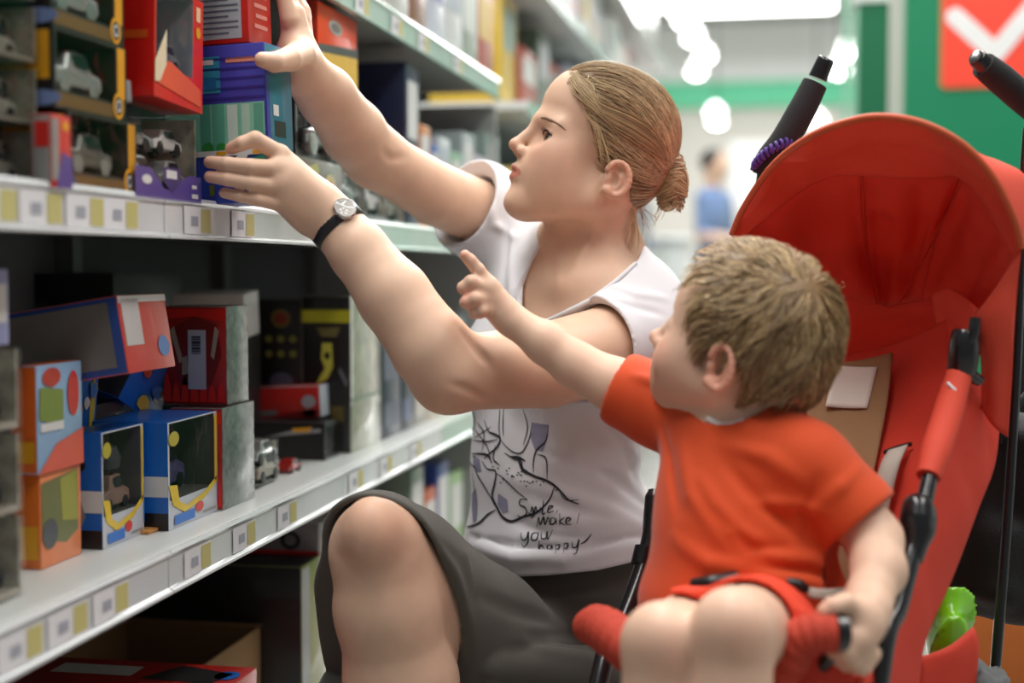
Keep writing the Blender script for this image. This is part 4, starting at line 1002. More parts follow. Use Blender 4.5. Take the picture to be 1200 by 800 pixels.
# ---- woman: joints as (pixel column, pixel row, depth)
WB = P(640, 960, 1.85); WB[2] = 0
woman = wthing('person', 'woman in a white printed t-shirt and grey shorts squatting and reaching for toy boxes', 'person', WB)
f0 = unit(-RT * math.cos(math.radians(20)) + UP * math.sin(math.radians(20)) - FW * .20)
H = Head((0, 0, 0), f0, -FW, .975)
H.O = P(597, 168, 1.85) - H.R @ np.array([.1135, 0, -.032]) * H.sc
B = SDF()
adult_head(B, H)
add_ear(B, H, (-.0215, .064, -.034), 1, .0435, -.22, .37); add_ear(B, H, (-.024, -.064, -.033), -1, .047, -.22)
# neck, shoulders, trunk
B.chain([H.w(-.030, 0, -.045), P(706, 275, 1.92), P(688, 312, 1.94)], [.047, .043, .050], .03)
SL, ELb, WR = P(746, 400, 1.835), P(530, 438, 1.635), P(394, 263, 1.66)
SRr, ERr, WRr = P(590, 262, 2.085), P(438, 183, 1.93), P(349, 76, 1.745)
SLc = P(735, 378, 1.85)
B.chain([P(688, 318, 1.94), SLc], [.062, .055], .05); B.chain([P(688, 318, 1.95), P(610, 285, 2.06)], [.062, .052], .05)
fwd = unit(-RT * .80 - FW * .60); latv = unit(np.cross(np.array([0, 0, 1.]), fwd)); upz = np.array([0, 0, 1.])
TR = np.stack([fwd, latv, upz], 1)
def trunk(Sx, g):
    Sx.u(EL(P(668, 395, 1.955), (.098 + g, .135 + g, .15 + g), TR), .05)
    Sx.u(EL(P(648, 545, 1.955), (.098 + g, .120 + g, .16 + g), TR), .07)
    Sx.u(EL(P(680, 690, 1.985), (.110 + g, .138 + g, .14 + g), TR), .07)
    for s in (1, -1): Sx.u(EL(P(668, 425, 1.955) + fwd * .060 + latv * s * .062, np.array((.055, .055, .058)) + g, TR), .04)
trunk(B, -.006)
# sternal notch and collarbones
B.u(RC(P(660, 336, 1.85), P(712, 326, 1.85), .006, .009), .035)
# left arm
B.chain([SL, P(640, 428, 1.725), ELb], [.056, .0515, .042], .02); B.chain([ELb, P(507, 410, 1.632), P(462, 348, 1.64), P(420, 294, 1.652), WR], [.041, .0455, .0415, .034, .028], .018, .01)
B.u(SP(P(518, 448, 1.65), .031), .02)
# left hand: back of the hand, four fingers over the front of the box, thumb behind
B.chain([WR, P(372, 240, 1.655), P(338, 212, 1.635)], [.0255, .029, .024], .02)
for a, b, r0, r1 in (((360, 222, 1.655), (328, 181, 1.628), .016, .0118), ((358, 233, 1.648), (325, 198, 1.618), .017, .0122), ((358, 246, 1.648), (327, 218, 1.618), .017, .0118), ((362, 258, 1.652), (330, 237, 1.626), .016, .0105)):
    B.u(RC(P(*a), P(*b), r0, r1), .014)
finger(B, [(328, 181, 1.626), (299, 163, 1.606), (284, 168, 1.604), (271, 174, 1.612)], [.0106, .0092, .0082, .0070], .004)
finger(B, [(325, 198, 1.616), (292, 195, 1.600), (266, 192, 1.602), (246, 190, 1.612)], [.0106, .0090, .0081, .0070], .003)
finger(B, [(327, 219, 1.618), (293, 214, 1.602), (267, 210, 1.602), (246, 207, 1.611)], [.0102, .0086, .0077, .0067], .003)
finger(B, [(330, 239, 1.624), (303, 234, 1.610), (282, 230, 1.608), (263, 226, 1.613)], [.0090, .0076, .0068, .006], .003)
finger(B, [(376, 245, 1.675), (358, 225, 1.70), (345, 205, 1.712), (332, 195, 1.712)], [.018, .0145, .0115, .009], .012)
# right arm and hand
SRr = P(592, 262, 2.085)
B.chain([SRr, P(512, 228, 2.00), ERr], [.047, .044, .039], .015); B.chain([ERr, P(414, 155, 1.885), P(382, 112, 1.815), WRr], [.040, .0415, .036, .0285], .02, .012)
B.chain([WRr, P(348, 48, 1.735), P(343, 18, 1.735)], [.0245, .0185, .016], .02); B.chain([P(352, 60, 1.755), P(350, 15, 1.77)], [.018, .015], .012)
finger(B, [(352, 64, 1.715), (339, 69, 1.665), (322, 73, 1.628), (307, 70, 1.612)], [.018, .0145, .0115, .0088], .014)
for i, (x, dd) in enumerate(((334, 1.722), (340, 1.742), (345, 1.760), (349, 1.776))):
    finger(B, [(x + 5, 22, dd), (x - 2, -6, dd - .004), (x - 18, -26, dd - .012), (x - 38, -28, dd - .018)], [.0112, .0094, .0083, .007], .005)
# legs
HL, KL = P(668, 850, 1.93), P(443, 645, 1.625); AL = KL + np.array([.06, .03, 0]); AL[2] = .085
B.chain([HL, P(556, 752, 1.78), KL], [.085, .072, .056], .03)
mid = KL * .62 + AL * .38
B.chain([P(443, 634, 1.605), KL * .84 + AL * .16, mid + FW * .012, KL * .25 + AL * .75, AL], [.048, .058, .063, .043, .034], .015, .02)
B.u(EL(P(434, 622, 1.572), (.030, .030, .036), TR), .02)
HR, KR = P(715, 770, 2.03), P(590, 1010, 1.76); KR[2] = .075
AR = KR + np.array([.30, .24, 0]); AR[2] = .05
B.chain([HR, KR], [.088, .062], .03); B.chain([KR, (KR + AR) / 2 + (0, 0, .01), AR], [.058, .056, .036], .02, .02); B.chain([AR, AR + np.array([.10, .07, -.005])], [.036, .03], .02)
B.chain([AL, AL + np.array([-.05, -.06, -.045]), AL + np.array([-.10, -.10, -.058])], [.038, .034, .024], .02)
for pts, a_, w_ in [([(390, 625), (394, 670), (420, 704)], -.0035, .010), ([(500, 640), (497, 690), (480, 730)], -.002, .010), ([(405, 610), (440, 598), (478, 612)], .002, .010), ([(425, 712), (450, 718), (476, 708)], .0025, .012)]:
    q = [P(x_, y_, 1.555) for x_, y_ in pts]; B.d(fold(q, a_, w_ * 3))
for pts, a_, w_ in [([(530, 450), (548, 456), (578, 470)], -.0045, .005), ([(538, 384), (553, 402), (566, 418), (572, 426)], -.006, .007), ([(448, 176), (458, 186), (476, 184)], -.003, .006), ([(640, 262), (642, 300), (650, 340)], -.002, .008), ([(700, 262), (680, 300), (664, 336)], .003, .008)]:
    q, ok = B.march([x_ for x_, y_ in pts], [y_ for x_, y_ in pts], 1.4, 2.4); B.d(fold(list(q), a_, w_))
# nose tip, jaw etc. handled above; the skin's own colours, plus shade painted into the eye sockets
kneeL = P(432, 622, 1.56)
def tint_w(V):
    c = np.tile(SKIN_W, (len(V), 1)); q = H.loc(V); near = np.linalg.norm(q, axis=1) < .2
    def blend(col, wgt):
        nonlocal c
        c = c * (1 - wgt[:, None]) + np.array(rgb(col)[:3]) * wgt[:, None]
    x, y, z = q.T; ay = np.abs(y)
    cheek = np.exp(-(((x - .062) / .03) ** 2 + ((ay - .042) / .022) ** 2 + ((z + .035) / .022) ** 2)) * near; blend('#d2907c', .55 * cheek)
    lipz = -.0652; hw = np.clip(1 - (ay / .0235) ** 2, 0, 1)
    lip = near & (x > .071) & (z < lipz + .0085 * np.sqrt(hw) - .001) & (z > lipz - .0105 * np.sqrt(hw)) & (ay < .0235); blend('#b8665c', .8 * lip)
    blend('#cf8f7a', .5 * np.exp(-(((x - .106) / .012) ** 2 + (ay / .014) ** 2 + ((z + .034) / .012) ** 2)) * near)
    blend('#d98f78', .5 * ss(.068, .084, ay) * (np.abs(x + .024) < .03) * (np.abs(z + .033) < .04) * near)
    socket_shade = np.exp(-(((ay - .033) / .016) ** 2 + ((z + .01) / .011) ** 2)) * (x > .06) * near; blend('#a87a6a', .6 * socket_shade)  # shading round the eyes, put into the skin colour
    for k, r in ((kneeL, .05), (P(508, 468, 1.63), .04)): blend('#cf9078', .35 * np.exp(-(np.linalg.norm(V - k, axis=1) / r) ** 2))
    tips = [(271, 174, 1.612), (246, 190, 1.612), (248, 206, 1.611), (265, 224, 1.613), (306, 72, 1.664)]
    for t_ in tips: blend('#d48b78', .5 * np.exp(-(np.linalg.norm(V - P(*t_), axis=1) / .012) ** 2))
    return c
hand_c = P(310, 208, 1.62); hand_r = P(335, 30, 1.72)
def fine_w(c):
    q = H.loc(c)
    return ((np.linalg.norm(c - H.w(.05, 0, -.03), axis=1) < .115) | (np.linalg.norm(q - np.array([-.024, .07, -.033]), axis=1) < .045) | (np.linalg.norm(c - hand_c, axis=1) < .085) | (np.linalg.norm(c - hand_r, axis=1) < .07))
body = sdf_mesh('body', B, (-1.0, 1.3, -.02), (.5, 2.7, 1.25), .0034, M_skin, woman, fine=fine_w, tint=tint_w)
# eyes
M_eye = mat('eye_white', '#d9d2cc', rough=.15); M_iris = mat('eye_iris', '#3d2a20', rough=.1, coat=.8); M_brow = mat('brow_hair', '#7d5f48', rough=.7); M_lash = mat('lash', '#2a1a14', rough=.7)
def eye(H, parent, c, r, look, iris=.5, col=None):
    c = H.w(*c); r = r * H.sc; look = unit(look)
    o = lathe('eye', [(r * math.sin(a), r * math.cos(a)) for a in np.linspace(.02, PI - .02, 14)], M_eye, parent, 20, c, look)
    lathe('iris', [(r * 1.012 * math.sin(a), r * 1.012 * math.cos(a)) for a in np.linspace(.02, iris, 6)], col or M_iris, o, 20, c, look)
browq = H.loc(B.march([634.5, 640, 646, 655.5, 663], [138, 138.5, 141, 146, 152.5], 1.5, 2.1)[0])
for s in (1, -1):
    eye(H, woman, (.0650, s * .0325, -.010), .0122, H.R @ np.array([.93, s * .25, .1]), .52)
    brow = []
    pts = [H.O + H.R @ (np.array([q[0], s * q[1], q[2]]) * H.sc) for q in browq]
    pts = [p_ - B.grad(np.array([p_]))[0] * B(np.array([p_]))[0] for p_ in pts]
    tube('eyebrow', pts, [.0012, .0019, .0018, .0013, .0005], M_brow, woman, 8, spl=5)
    lp = [H.w(.0785, s * .022, -.0072), H.w(.0800, s * .029, -.0036), H.w(.0778, s * .038, -.0032), H.w(.0700, s * .0475, -.0090)]
    tube('upper_lash_line', lp, [.0008, .0014, .0015, .0010], M_lash, woman, 6, spl=6)
    for j in range(9):
        q = spline(lp, 6)[4 + j * 1 + j // 2]; dn = H.R @ np.array([.0055, s * .002, .0015]); tube('eyelash', [q, q + dn * .6, q + dn + H.u * .0018], [.0004, .0003, .0001], M_lash, bpy.data.objects['upper_lash_line'] if s > 0 else woman, 4) if s > 0 else None
# ---- the woman's clothes
M_tee = mat('white_jersey', '#dcdde2', rough=.85, bump=.12, bscale=900, sheen=.2)
M_short = mat('olive_twill', '#55544e', rough=.85, bump=.2, bscale=1200, sheen=.15)
T = SDF(); trunk(T, .008)
T.chain([P(690, 320, 1.945), P(738, 362, 1.865), P(752, 398, 1.835)], [.062, .066, .062], .05, .03)
T.chain([SL + unit(SL - ELb) * .02, SL + unit(ELb - SL) * .062], [.067, .069], .03)
T.chain([P(688, 322, 1.95), P(615, 285, 2.055), SRr + unit(ERr - SRr) * .055], [.066, .066, .072], .05, .03)
T.u(EL(P(668, 645, 1.972), (.133, .161, .085), TR), .05)
FOLDS_T = [([(560, 640), (600, 650), (660, 655), (750, 640)], .008, .008), ([(550, 628), (600, 640), (680, 642), (755, 628)], -.006, .006), ([(600, 560), (680, 585), (760, 620)], .004, .010), ([(640, 530), (720, 560), (770, 600)], -.0035, .008),
           ([(690, 500), (740, 530), (770, 575)], .004, .009), ([(700, 480), (730, 520), (745, 560)], -.003, .008), ([(560, 640), (600, 655), (650, 652)], .004, .008), ([(715, 335), (745, 345), (780, 350)], .003, .006), ([(705, 350), (740, 358), (775, 368)], -.003, .006),
           ([(590, 250), (592, 300), (585, 360)], -.003, .008), ([(572, 230), (580, 262), (605, 280)], .004, .007), ([(600, 290), (600, 340), (598, 380)], .003, .008), ([(560, 300), (565, 350), (560, 400)], .003, .010), ([(620, 590), (680, 612), (740, 615)], .003, .009), ([(600, 610), (650, 630), (720, 632)], -.003, .008)]
for pts, a_, w_ in FOLDS_T:
    q, ok = T.march([p_[0] for p_ in pts], [p_[1] for p_ in pts], 1.6, 2.4)
    T.d(fold(list(q), a_ * 1.6, w_))
# openings: arms, neck, hem
T.i(half(SL + unit(ELb - SL) * .048 , unit(unit(ELb - SL) + RT * .0 )), .004)
sleeveL = half(SL + unit(ELb - SL) * .046, ELb - SL)
T.ops.pop()
armzone = lambda p: np.linalg.norm(p - SL - unit(ELb - SL) * .12, axis=1) - .115
T.s(RC(SL + unit(ELb - SL) * .046 + unit(ELb - SL) * .09, SL + unit(ELb - SL) * .30, .090, .095), .002)
T.s(RC(SRr + unit(ERr - SRr) * .150, SRr + unit(ERr - SRr) * .36, .095, .10), .002)
neck_poly = [(634, 284), (622, 312), (613, 335), (612, 358), (620, 372), (634, 376), (652, 368), (690, 349), (722, 326), (748, 304), (775, 240), (640, 200)]
npd = polyd(neck_poly, 1.87)
T.s(lambda p: np.maximum(npd(p), depth_of(p) - 2.03), .003)
hem = polyd([(400, 640), (560, 650), (585, 676), (640, 674), (700, 668), (752, 656), (900, 640), (900, 1100), (400, 1100)], 1.9)
T.s(hem, .002)
AB = SDF(); AB.chain([SL, P(640, 428, 1.725)], [.060, .0555], .01); AB.chain([SRr, P(512, 228, 2.0)], [.054, .05], .01); AB.chain([P(706, 225, 1.89), P(705, 275, 1.92), P(688, 312, 1.94)], [.055, .05, .06], .02)
T.s(AB, .004)
CT = SDF(); trunk(CT, -.002)
T.s(lambda p: CT(p), .002)
shirt = sdf_mesh('shirt', T, (-.6, 1.6, .28), (.4, 2.4, 1.1), .0032, M_tee, woman)
# neck binding
q, ok = T.march([631, 619, 609.0, 608, 617, 633, 652, 690, 722, 745], [289, 312, 335, 358, 374, 379, 371, 352.5, 329.5, 309], 1.5, 2.3)
tube('neck_band', q + T.grad(q) * .0005, .0032, M_tee, shirt, 8, spl=4)
# ink drawing and words on the shirt
M_inkb = mat('shirt_ink', '#23232c', rough=.8); M_wash = mat('shirt_wash', '#8f8ea6', rough=.85)
def ink(name, px, wid, m=M_inkb, lift=.0010, spl=4, parent=None):
    px = np.array(px, float)
    if spl and len(px) > 2: px = spline(np.column_stack([px, np.zeros(len(px))]), spl)[:, :2]
    q, ok = T.march(px[:, 0], px[:, 1], 1.55, 2.3)
    if not ok.all():
        b_ = np.where(~ok)[0]; runs = np.split(np.arange(len(q)), b_); q = max((q[[i for i in r_ if ok[i]]] for r_ in runs), key=len)
    if len(q) < 2: return
    n = T.grad(q); k = len(q); t = np.gradient(q, axis=0); b = np.cross(t, n); b /= np.linalg.norm(b, axis=1)[:, None] + 1e-9
    wd = wid * 1.2 * np.sin(np.linspace(.35, PI - .35, k))[:, None]
    V = np.concatenate([q + n * lift - b * wd, q + n * lift + b * wd])
    return mesh(name, V, [(i, i + 1, k + i + 1, k + i) for i in range(k - 1)], m, parent or shirt)
def wash(px, m=M_wash, lift=.0006):
    c = np.mean(px, 0)
    for _ in range(6):
        q, ok = T.march(np.array(px)[:, 0], np.array(px)[:, 1], 1.55, 2.3)
        if ok.all(): break
        px = [(c[0] + 6 + (x - c[0]) * .8, c[1] + (y - c[1]) * .9) for x, y in px]; c = np.mean(px, 0)
    else: return
    R = [np.array(px, float)] + [c + (np.array(px) - c) * f for f in (.66, .33, .02)]
    V = []; n = len(px); F = []
    for r in R:
        q, ok = T.march(r[:, 0], r[:, 1], 1.55, 2.3); V.append(q + T.grad(q) * lift)
    for i in range(3):
        for j in range(n): F.append((i * n + j, i * n + (j + 1) % n, (i + 1) * n + (j + 1) % n, (i + 1) * n + j))
    return mesh('ink_wash', np.concatenate(V), F, m, shirt)
Z4 = lambda pts: [(480 + x * .2667, 460 + y * .2667) for x, y in pts]      # coordinates read off an enlarged view
wash(Z4([(225, 430), (250, 400), (262, 470), (255, 580), (232, 590), (222, 500)])); wash(Z4([(390, 440), (430, 470), (435, 520), (410, 530), (388, 490)]))
wash(Z4([(540, 130), (610, 140), (605, 200), (585, 260), (550, 250), (530, 190)])); wash(Z4([(255, 270), (290, 290), (300, 350), (270, 350), (255, 310)]))
for pts, w_ in [([(270, 60), (290, 120), (270, 180), (250, 210), (245, 250)], .0013), ([(330, 120), (350, 170), (370, 180), (400, 200), (385, 240), (350, 270), (330, 290)], .0014), ([(245, 205), (290, 210), (340, 215), (390, 205)], .0009), ([(250, 270), (300, 268), (345, 275), (365, 310)], .0014),
                ([(262, 280), (270, 310), (290, 330), (300, 360), (330, 410), (360, 460), (385, 510)], .0012), ([(320, 300), (345, 335), (380, 345), (375, 400), (365, 450), (385, 500), (410, 545), (450, 565), (500, 545), (550, 530), (590, 500), (620, 460), (635, 415)], .0016),
                ([(245, 340), (240, 420), (228, 500), (235, 570), (260, 588), (310, 570), (345, 535), (380, 515)], .0015), ([(275, 330), (285, 400), (290, 450)], .0007), ([(420, 265), (460, 290), (490, 300), (500, 335), (545, 365), (600, 385), (640, 410), (670, 440), (700, 470), (745, 488)], .0014),
                ([(440, 280), (480, 285), (510, 300)], .0016), ([(480, 300), (500, 340), (530, 360)], .0017), ([(400, 205), (430, 240), (460, 262), (490, 265), (510, 240), (530, 190), (540, 130)], .0008), ([(610, 140), (600, 210), (560, 250), (545, 300), (545, 350)], .0009), ([(560, 270), (600, 290), (605, 380)], .0008),
                ([(400, 60), (395, 150), (400, 200)], .0008), ([(415, 60), (412, 150), (415, 190)], .0008), ([(500, 70), (520, 150), (500, 230)], .0007), ([(380, 350), (420, 380), (470, 430), (520, 470)], .0008), ([(300, 130), (330, 180), (320, 260)], .001), ([(240, 230), (300, 190), (360, 150)], .0007), ([(280, 150), (340, 230), (360, 290)], .0008),
                ([(380, 230), (370, 290), (400, 320)], .001), ([(520, 520), (540, 545), (560, 520)], .0008), ([(660, 440), (690, 470), (745, 470)], .0006), ([(700, 475), (740, 492)], .0006)]:
    ink('ink_line', Z4(pts), w_)
r_ = random.Random(2)
for i in range(34):
    x = r_.gauss(500, 60); y = 380 + (x - 500) * .45 + r_.gauss(0, 26); ink('ink_dot', Z4([(x, y), (x + 5, y + 3), (x + 9, y + 4)]), .0008, spl=0)
words = [[(520, 470), (490, 468), (485, 490), (510, 505), (515, 530), (490, 545), (475, 535)], [(530, 535), (540, 500), (545, 530), (556, 500), (562, 532)], [(575, 500), (572, 530)], [(590, 470), (585, 530), (600, 525)], [(612, 515), (630, 500), (615, 500), (608, 525), (635, 520)], [(650, 515), (645, 530)],
         [(560, 590), (568, 545), (575, 580), (590, 545), (596, 580), (610, 545), (615, 580)], [(640, 550), (622, 552), (622, 578), (640, 570), (642, 552), (648, 580)], [(660, 530), (660, 582)], [(682, 548), (660, 565), (684, 582)], [(690, 570), (708, 555), (692, 550), (688, 575), (712, 578)], [(745, 530), (735, 575)],
         [(490, 615), (495, 645), (515, 640), (522, 612), (522, 650), (505, 678), (492, 660)], [(560, 615), (540, 620), (538, 645), (558, 645), (566, 620), (560, 615)], [(580, 610), (580, 640), (600, 638), (606, 608), (608, 645), (630, 600)],
         [(570, 650), (568, 690), (580, 668), (592, 690)], [(622, 668), (606, 672), (608, 690), (622, 686), (626, 668), (630, 690)], [(645, 662), (640, 710)], [(643, 668), (660, 668), (655, 688), (643, 688)], [(680, 658), (676, 705)], [(678, 664), (696, 662), (692, 684), (678, 684)], [(715, 655), (718, 680), (735, 676), (745, 645), (735, 700), (720, 712)], [(750, 665), (775, 650), (800, 618)]]
for wpts in words: ink('handwriting', Z4(wpts), .0009, spl=5)
# shorts
Q = SDF()
Q.u(EL(P(690, 735, 1.985), (.128, .152, .125), TR), .04)
Q.u(EL(P(680, 690, 1.985), (.125, .153, .15), TR), .04)
Q.chain([HL, P(556, 748, 1.78), P(470, 672, 1.665), P(440, 648, 1.62)], [.100, .090, .076, .072], .03, .02)
Q.chain([P(425, 690, 1.70), P(430, 900, 1.72)], [.055, .06], .05)
Q.chain([HR, P(650, 850, 1.88), KR + unit(HR - KR) * .03], [.105, .098, .09], .04, .02)
Q.u(RC(P(555, 800, 1.78), P(600, 850, 1.80), .055, .07), .03)
Q.u(RC(P(578, 776, 1.705), P(735, 792, 1.80), .030, .045, (UP, .8)), .005)
Q.chain([P(725, 790, 1.98), P(640, 830, 1.86), P(585, 850, 1.79)], [.075, .060, .055], .012)
for pts, a_, w_ in [([(560, 640), (620, 680), (660, 730)], .004, .010), ([(500, 620), (540, 660), (560, 720)], -.003, .008), ([(560, 700), (620, 720), (690, 735)], -.008, .010), ([(640, 700), (700, 700), (745, 690)], .004, .008), ([(600, 745), (660, 765), (720, 775)], .004, .010), ([(520, 600), (545, 650), (552, 700)], .003, .006), ([(620, 745), (680, 742), (740, 722)], -.005, .008)]:
    q, ok = Q.march([p_[0] for p_ in pts], [p_[1] for p_ in pts], 1.4, 2.4); Q.d(fold(list(q), a_, w_))
hemp = polyd([(425, 540), (440, 581), (472, 590), (493, 620), (503, 653), (517, 703), (533, 740), (540, 800), (548, 1100), (300, 1100), (300, 540)], 1.62)
hA, hB, hC = P(440, 580, 1.60), P(512, 722, 1.655), P(378, 665, 1.665); hN = unit(np.cross(hB - hA, hC - hA)); hN = hN if hN @ FW > 0 else -hN
kcut = lambda p: np.maximum((p - hA) @ hN, np.linalg.norm(p - KL, axis=1) - .21)
Q.s(kcut, .003)
legs = SDF(); legs.chain([HL, P(556, 752, 1.78), KL], [.085, .072, .0600], .03); legs.chain([KL, AL], [.058, .064], .02); legs.chain([HR, KR], [.092, .066], .03); legs.u(EL(P(680, 690, 1.985), (.112, .14, .12), TR), .05)
Q.s(lambda p: legs(p), .003)
WC = P(690, 600, 1.98); zw = P(700, 638, 1.9)[2]
Q.s(lambda p: np.maximum(zw - p[:, 2], np.linalg.norm(p - WC, axis=1) - .22), .004)
shorts = sdf_mesh('shorts', Q, (-.6, 1.4, .05), (.45, 2.4, .62), .0034, M_short, woman)
# ---- hair: a cap on the skull plus combed strands
def hairmats(pfx, cols, rough=.45): return [mat(pfx + '_%d' % i, c, rough=rough, coat=.15, var=.12, vscale=60) for i, c in enumerate(cols)]
def strands(name, parent, surf, roots, flow, step, n, lift, rad, mats, jit=0.0, seed=1, tipr=.35):
    r = np.random.default_rng(seed); p = roots.copy(); N = len(p); path = []
    for i in range(n):
        d, g = surf.near(p); p = p - g * (d - lift(i / (n - 1), N, r))[:, None]
        path.append(p.copy())
        f = flow(p, i); f = f + r.normal(0, jit, f.shape); f -= g * np.einsum('ij,ij->i', f, g)[:, None]; f /= np.linalg.norm(f, axis=1)[:, None] + 1e-9
        p = p + f * (step[:, None] if isinstance(step, np.ndarray) else step)
    A = np.stack(path, 1)
    return strand_obj(name, parent, A, rad, mats, r, tipr)
def strand_obj(name, parent, A, rad, mats, r, tipr=.35):
    "every lock as a thin three-sided tube, all joined in one mesh (nobody could count hair)"
    N, n = A.shape[:2]; T = np.gradient(A, axis=1); T /= np.linalg.norm(T, axis=2)[..., None] + 1e-12
    u = np.cross(T, np.array([.21, .33, .92])); u /= np.linalg.norm(u, axis=2)[..., None] + 1e-9; w = np.cross(T, u)
    rr_ = rad * np.interp(np.linspace(0, 1, n), [0, .15, .7, 1], [.6, 1, .9, tipr])[None, :, None] * r.uniform(.7, 1.25, (N, 1, 1))
    V = np.stack([A + rr_ * (math.cos(a) * u + math.sin(a) * w) for a in (0, 2.094, 4.189)], 2).reshape(-1, 3)
    b = (np.arange(N)[:, None] * n + np.arange(n - 1)[None]).ravel() * 3
    F = np.concatenate([np.stack([b + k, b + (k + 1) % 3, b + 3 + (k + 1) % 3, b + 3 + k], 1) for k in range(3)])
    mi = np.tile(np.repeat(r.integers(0, len(mats), N), n - 1), 3)
    return mesh(name, V, F, mats, parent, smooth=True, mi=mi, kind='stuff')
HM = hairmats('blond', ['#a58a68', '#bda37b', '#866c50', '#cdb48c'])
HC = SDF(); g_ = .0065
HC.u(H.el((-.015, 0, .034), (.084 + g_, .070 + g_, .080 + g_)), 0); HC.u(H.el((.026, 0, .040), (.056 + .002, .060 + g_, .060 + g_ * .9)), .03); HC.u(H.el((-.045, 0, -.012), (.048, .056, .055)), .03)
hl = [(668, 80), (673, 96), (681, 116), (690, 138), (697, 160), (702, 178), (704, 192), (712, 188), (728, 186), (742, 196), (748, 214), (744, 236), (738, 258), (748, 262), (775, 245), (840, 240), (860, 40), (690, 20)]
hl = [H.loc(P(x, y, 1.80)) for x, y in hl]; HLp = np.array([(q[0], q[2]) for q in hl]) * H.sc
def hairline(p):
    q = H.loc(p) * H.sc; x, y = q[:, 0], q[:, 2]; d = np.full(len(p), 1e9); ins = np.zeros(len(p), bool)
    for a, b in zip(HLp, np.roll(HLp, -1, 0)):
        e = b - a; t = np.clip(((x - a[0]) * e[0] + (y - a[1]) * e[1]) / (e @ e), 0, 1); d = np.minimum(d, np.hypot(x - a[0] - t * e[0], y - a[1] - t * e[1]))
        c = ((a[1] > y) != (b[1] > y)) & (x < (b[0] - a[0]) * (y - a[1]) / (b[1] - a[1] + 1e-12) + a[0]); ins ^= c
    return np.where(ins, -d, d)
SURF = SDF(); SURF.ops = list(HC.ops)
HC.i(hairline, .008)
hair = sdf_mesh('hair', HC, H.O - .16, H.O + .16, .004, HM[2], woman)
bunc = P(783, 214, 1.885)
def scatter(sdf, n, ok, seed):
    r = np.random.default_rng(seed); v = r.normal(size=(n * 3, 3)); v /= np.linalg.norm(v, axis=1)[:, None]
    p = H_cur.w(-.01, 0, .02) + v * .13
    for _ in range(4):
        d, g = sdf.near(p, .06); p = p - g * d[:, None]
    d = np.linalg.norm(p - H_cur.w(-.01, 0, .02), axis=1)
    p = p[ok(p)]; return p[:n]
H_cur = H
rts = scatter(SURF, 1500, lambda p: (hairline(p) < -.001), 3)
edge = scatter(SURF, 1800, lambda p: (np.abs(hairline(p)) < .005) & (H.loc(p)[:, 0] > -.03), 5)
rts = np.concatenate([rts, edge])
dist = np.linalg.norm(rts - bunc, axis=1); N_ = 15
topdir = H.R @ np.array([-.5, 0, .25])
def wflow(p, i):
    f = bunc - p; f /= np.linalg.norm(f, axis=1)[:, None]
    q = H.loc(p); wgt = np.clip((q[:, 2] - .02) / .08, 0, 1) * np.clip((q[:, 0] + .03) / .08, 0, 1)
    return f + topdir * wgt[:, None] * .9
strands('hair_strand', hair, SURF, rts, wflow, np.minimum(dist * 1.12, .22) / N_, N_, lambda t, N, r: .0012 + .0012 * math.sin(t * 3.1) , .00062, HM, .10, 4)
# bun: coiled locks
bun_r = np.random.default_rng(9); A = []
fr = np.stack([unit(H.f * -1 + UP * .0), unit(np.cross(H.f, H.l)), H.l], 1)
cb = SDF(); cb.u(EL(bunc + RT * .004, (.021, .033, .030), np.stack([RT, UP, FW], 1)), .0); 
bun = sdf_mesh('hair_bun', cb, bunc - .06, bunc + .06, .004, HM[2], woman)
for i in range(520):
    ph = bun_r.uniform(0, 2 * PI); tilt = bun_r.normal(0, .35); rad = bun_r.uniform(.35, 1.0); t = np.linspace(0, PI * bun_r.uniform(.8, 1.5), 12)
    a = ph + t; zz = bun_r.uniform(-1, 1) * .6
    pts = np.stack([.020 * rad * np.cos(a) * np.sqrt(1 - zz * zz * .6) + .004, .034 * np.sin(a) * (.85 + .15 * rad) * np.sqrt(1 - zz * zz * .5), .030 * (zz + tilt * np.sin(t + ph) * .5)], 1)
    lump = 1 + .12 * np.sin(3 * a + ph * .3)
    pts *= lump[:, None]
    if i % 2: pts = np.stack([.004 + (.024 - .004 * rad) * np.cos(a) * math.cos(tilt * 1.5) * math.sqrt(max(.25, 1 - zz * zz * 1.8)), .036 * zz * 1.4 + .010 * np.sin(a + ph), -.033 * np.abs(np.sin(a)) * math.sqrt(max(.15, 1 - zz * zz * 2)) * (.92 + .1 * rad)], 1)
    A.append(bunc + pts[:, :1] * RT + pts[:, 1:2] * UP + pts[:, 2:] * FW)
strand_obj('bun_strand', bun, np.array(A), .0009, [HM[0], HM[1], HM[3], HM[3]], bun_r)
A = []
for (px, py, d, ex, ey, n_) in [(690, 122, 1.80, 712, 192, 10), (688, 115, 1.80, 705, 178, 8), (742, 245, 1.86, 738, 296, 14), (748, 240, 1.88, 760, 268, 8), (776, 236, 1.89, 768, 262, 5), (790, 180, 1.90, 801, 190, 6)]:
    for j in range(n_):
        a = P(px + bun_r.normal(0, 3), py + bun_r.normal(0, 3), d - .004); b = P(ex + bun_r.normal(0, 5), ey + bun_r.normal(0, 6), d - .002 + .01 * (py > 200)); c = (a + b) / 2 + RT * bun_r.normal(.006, .004) - FW * .004
        t = np.linspace(0, 1, 12)[:, None]; A.append((1 - t) ** 2 * a + 2 * t * (1 - t) * c + t * t * b)
lock = []
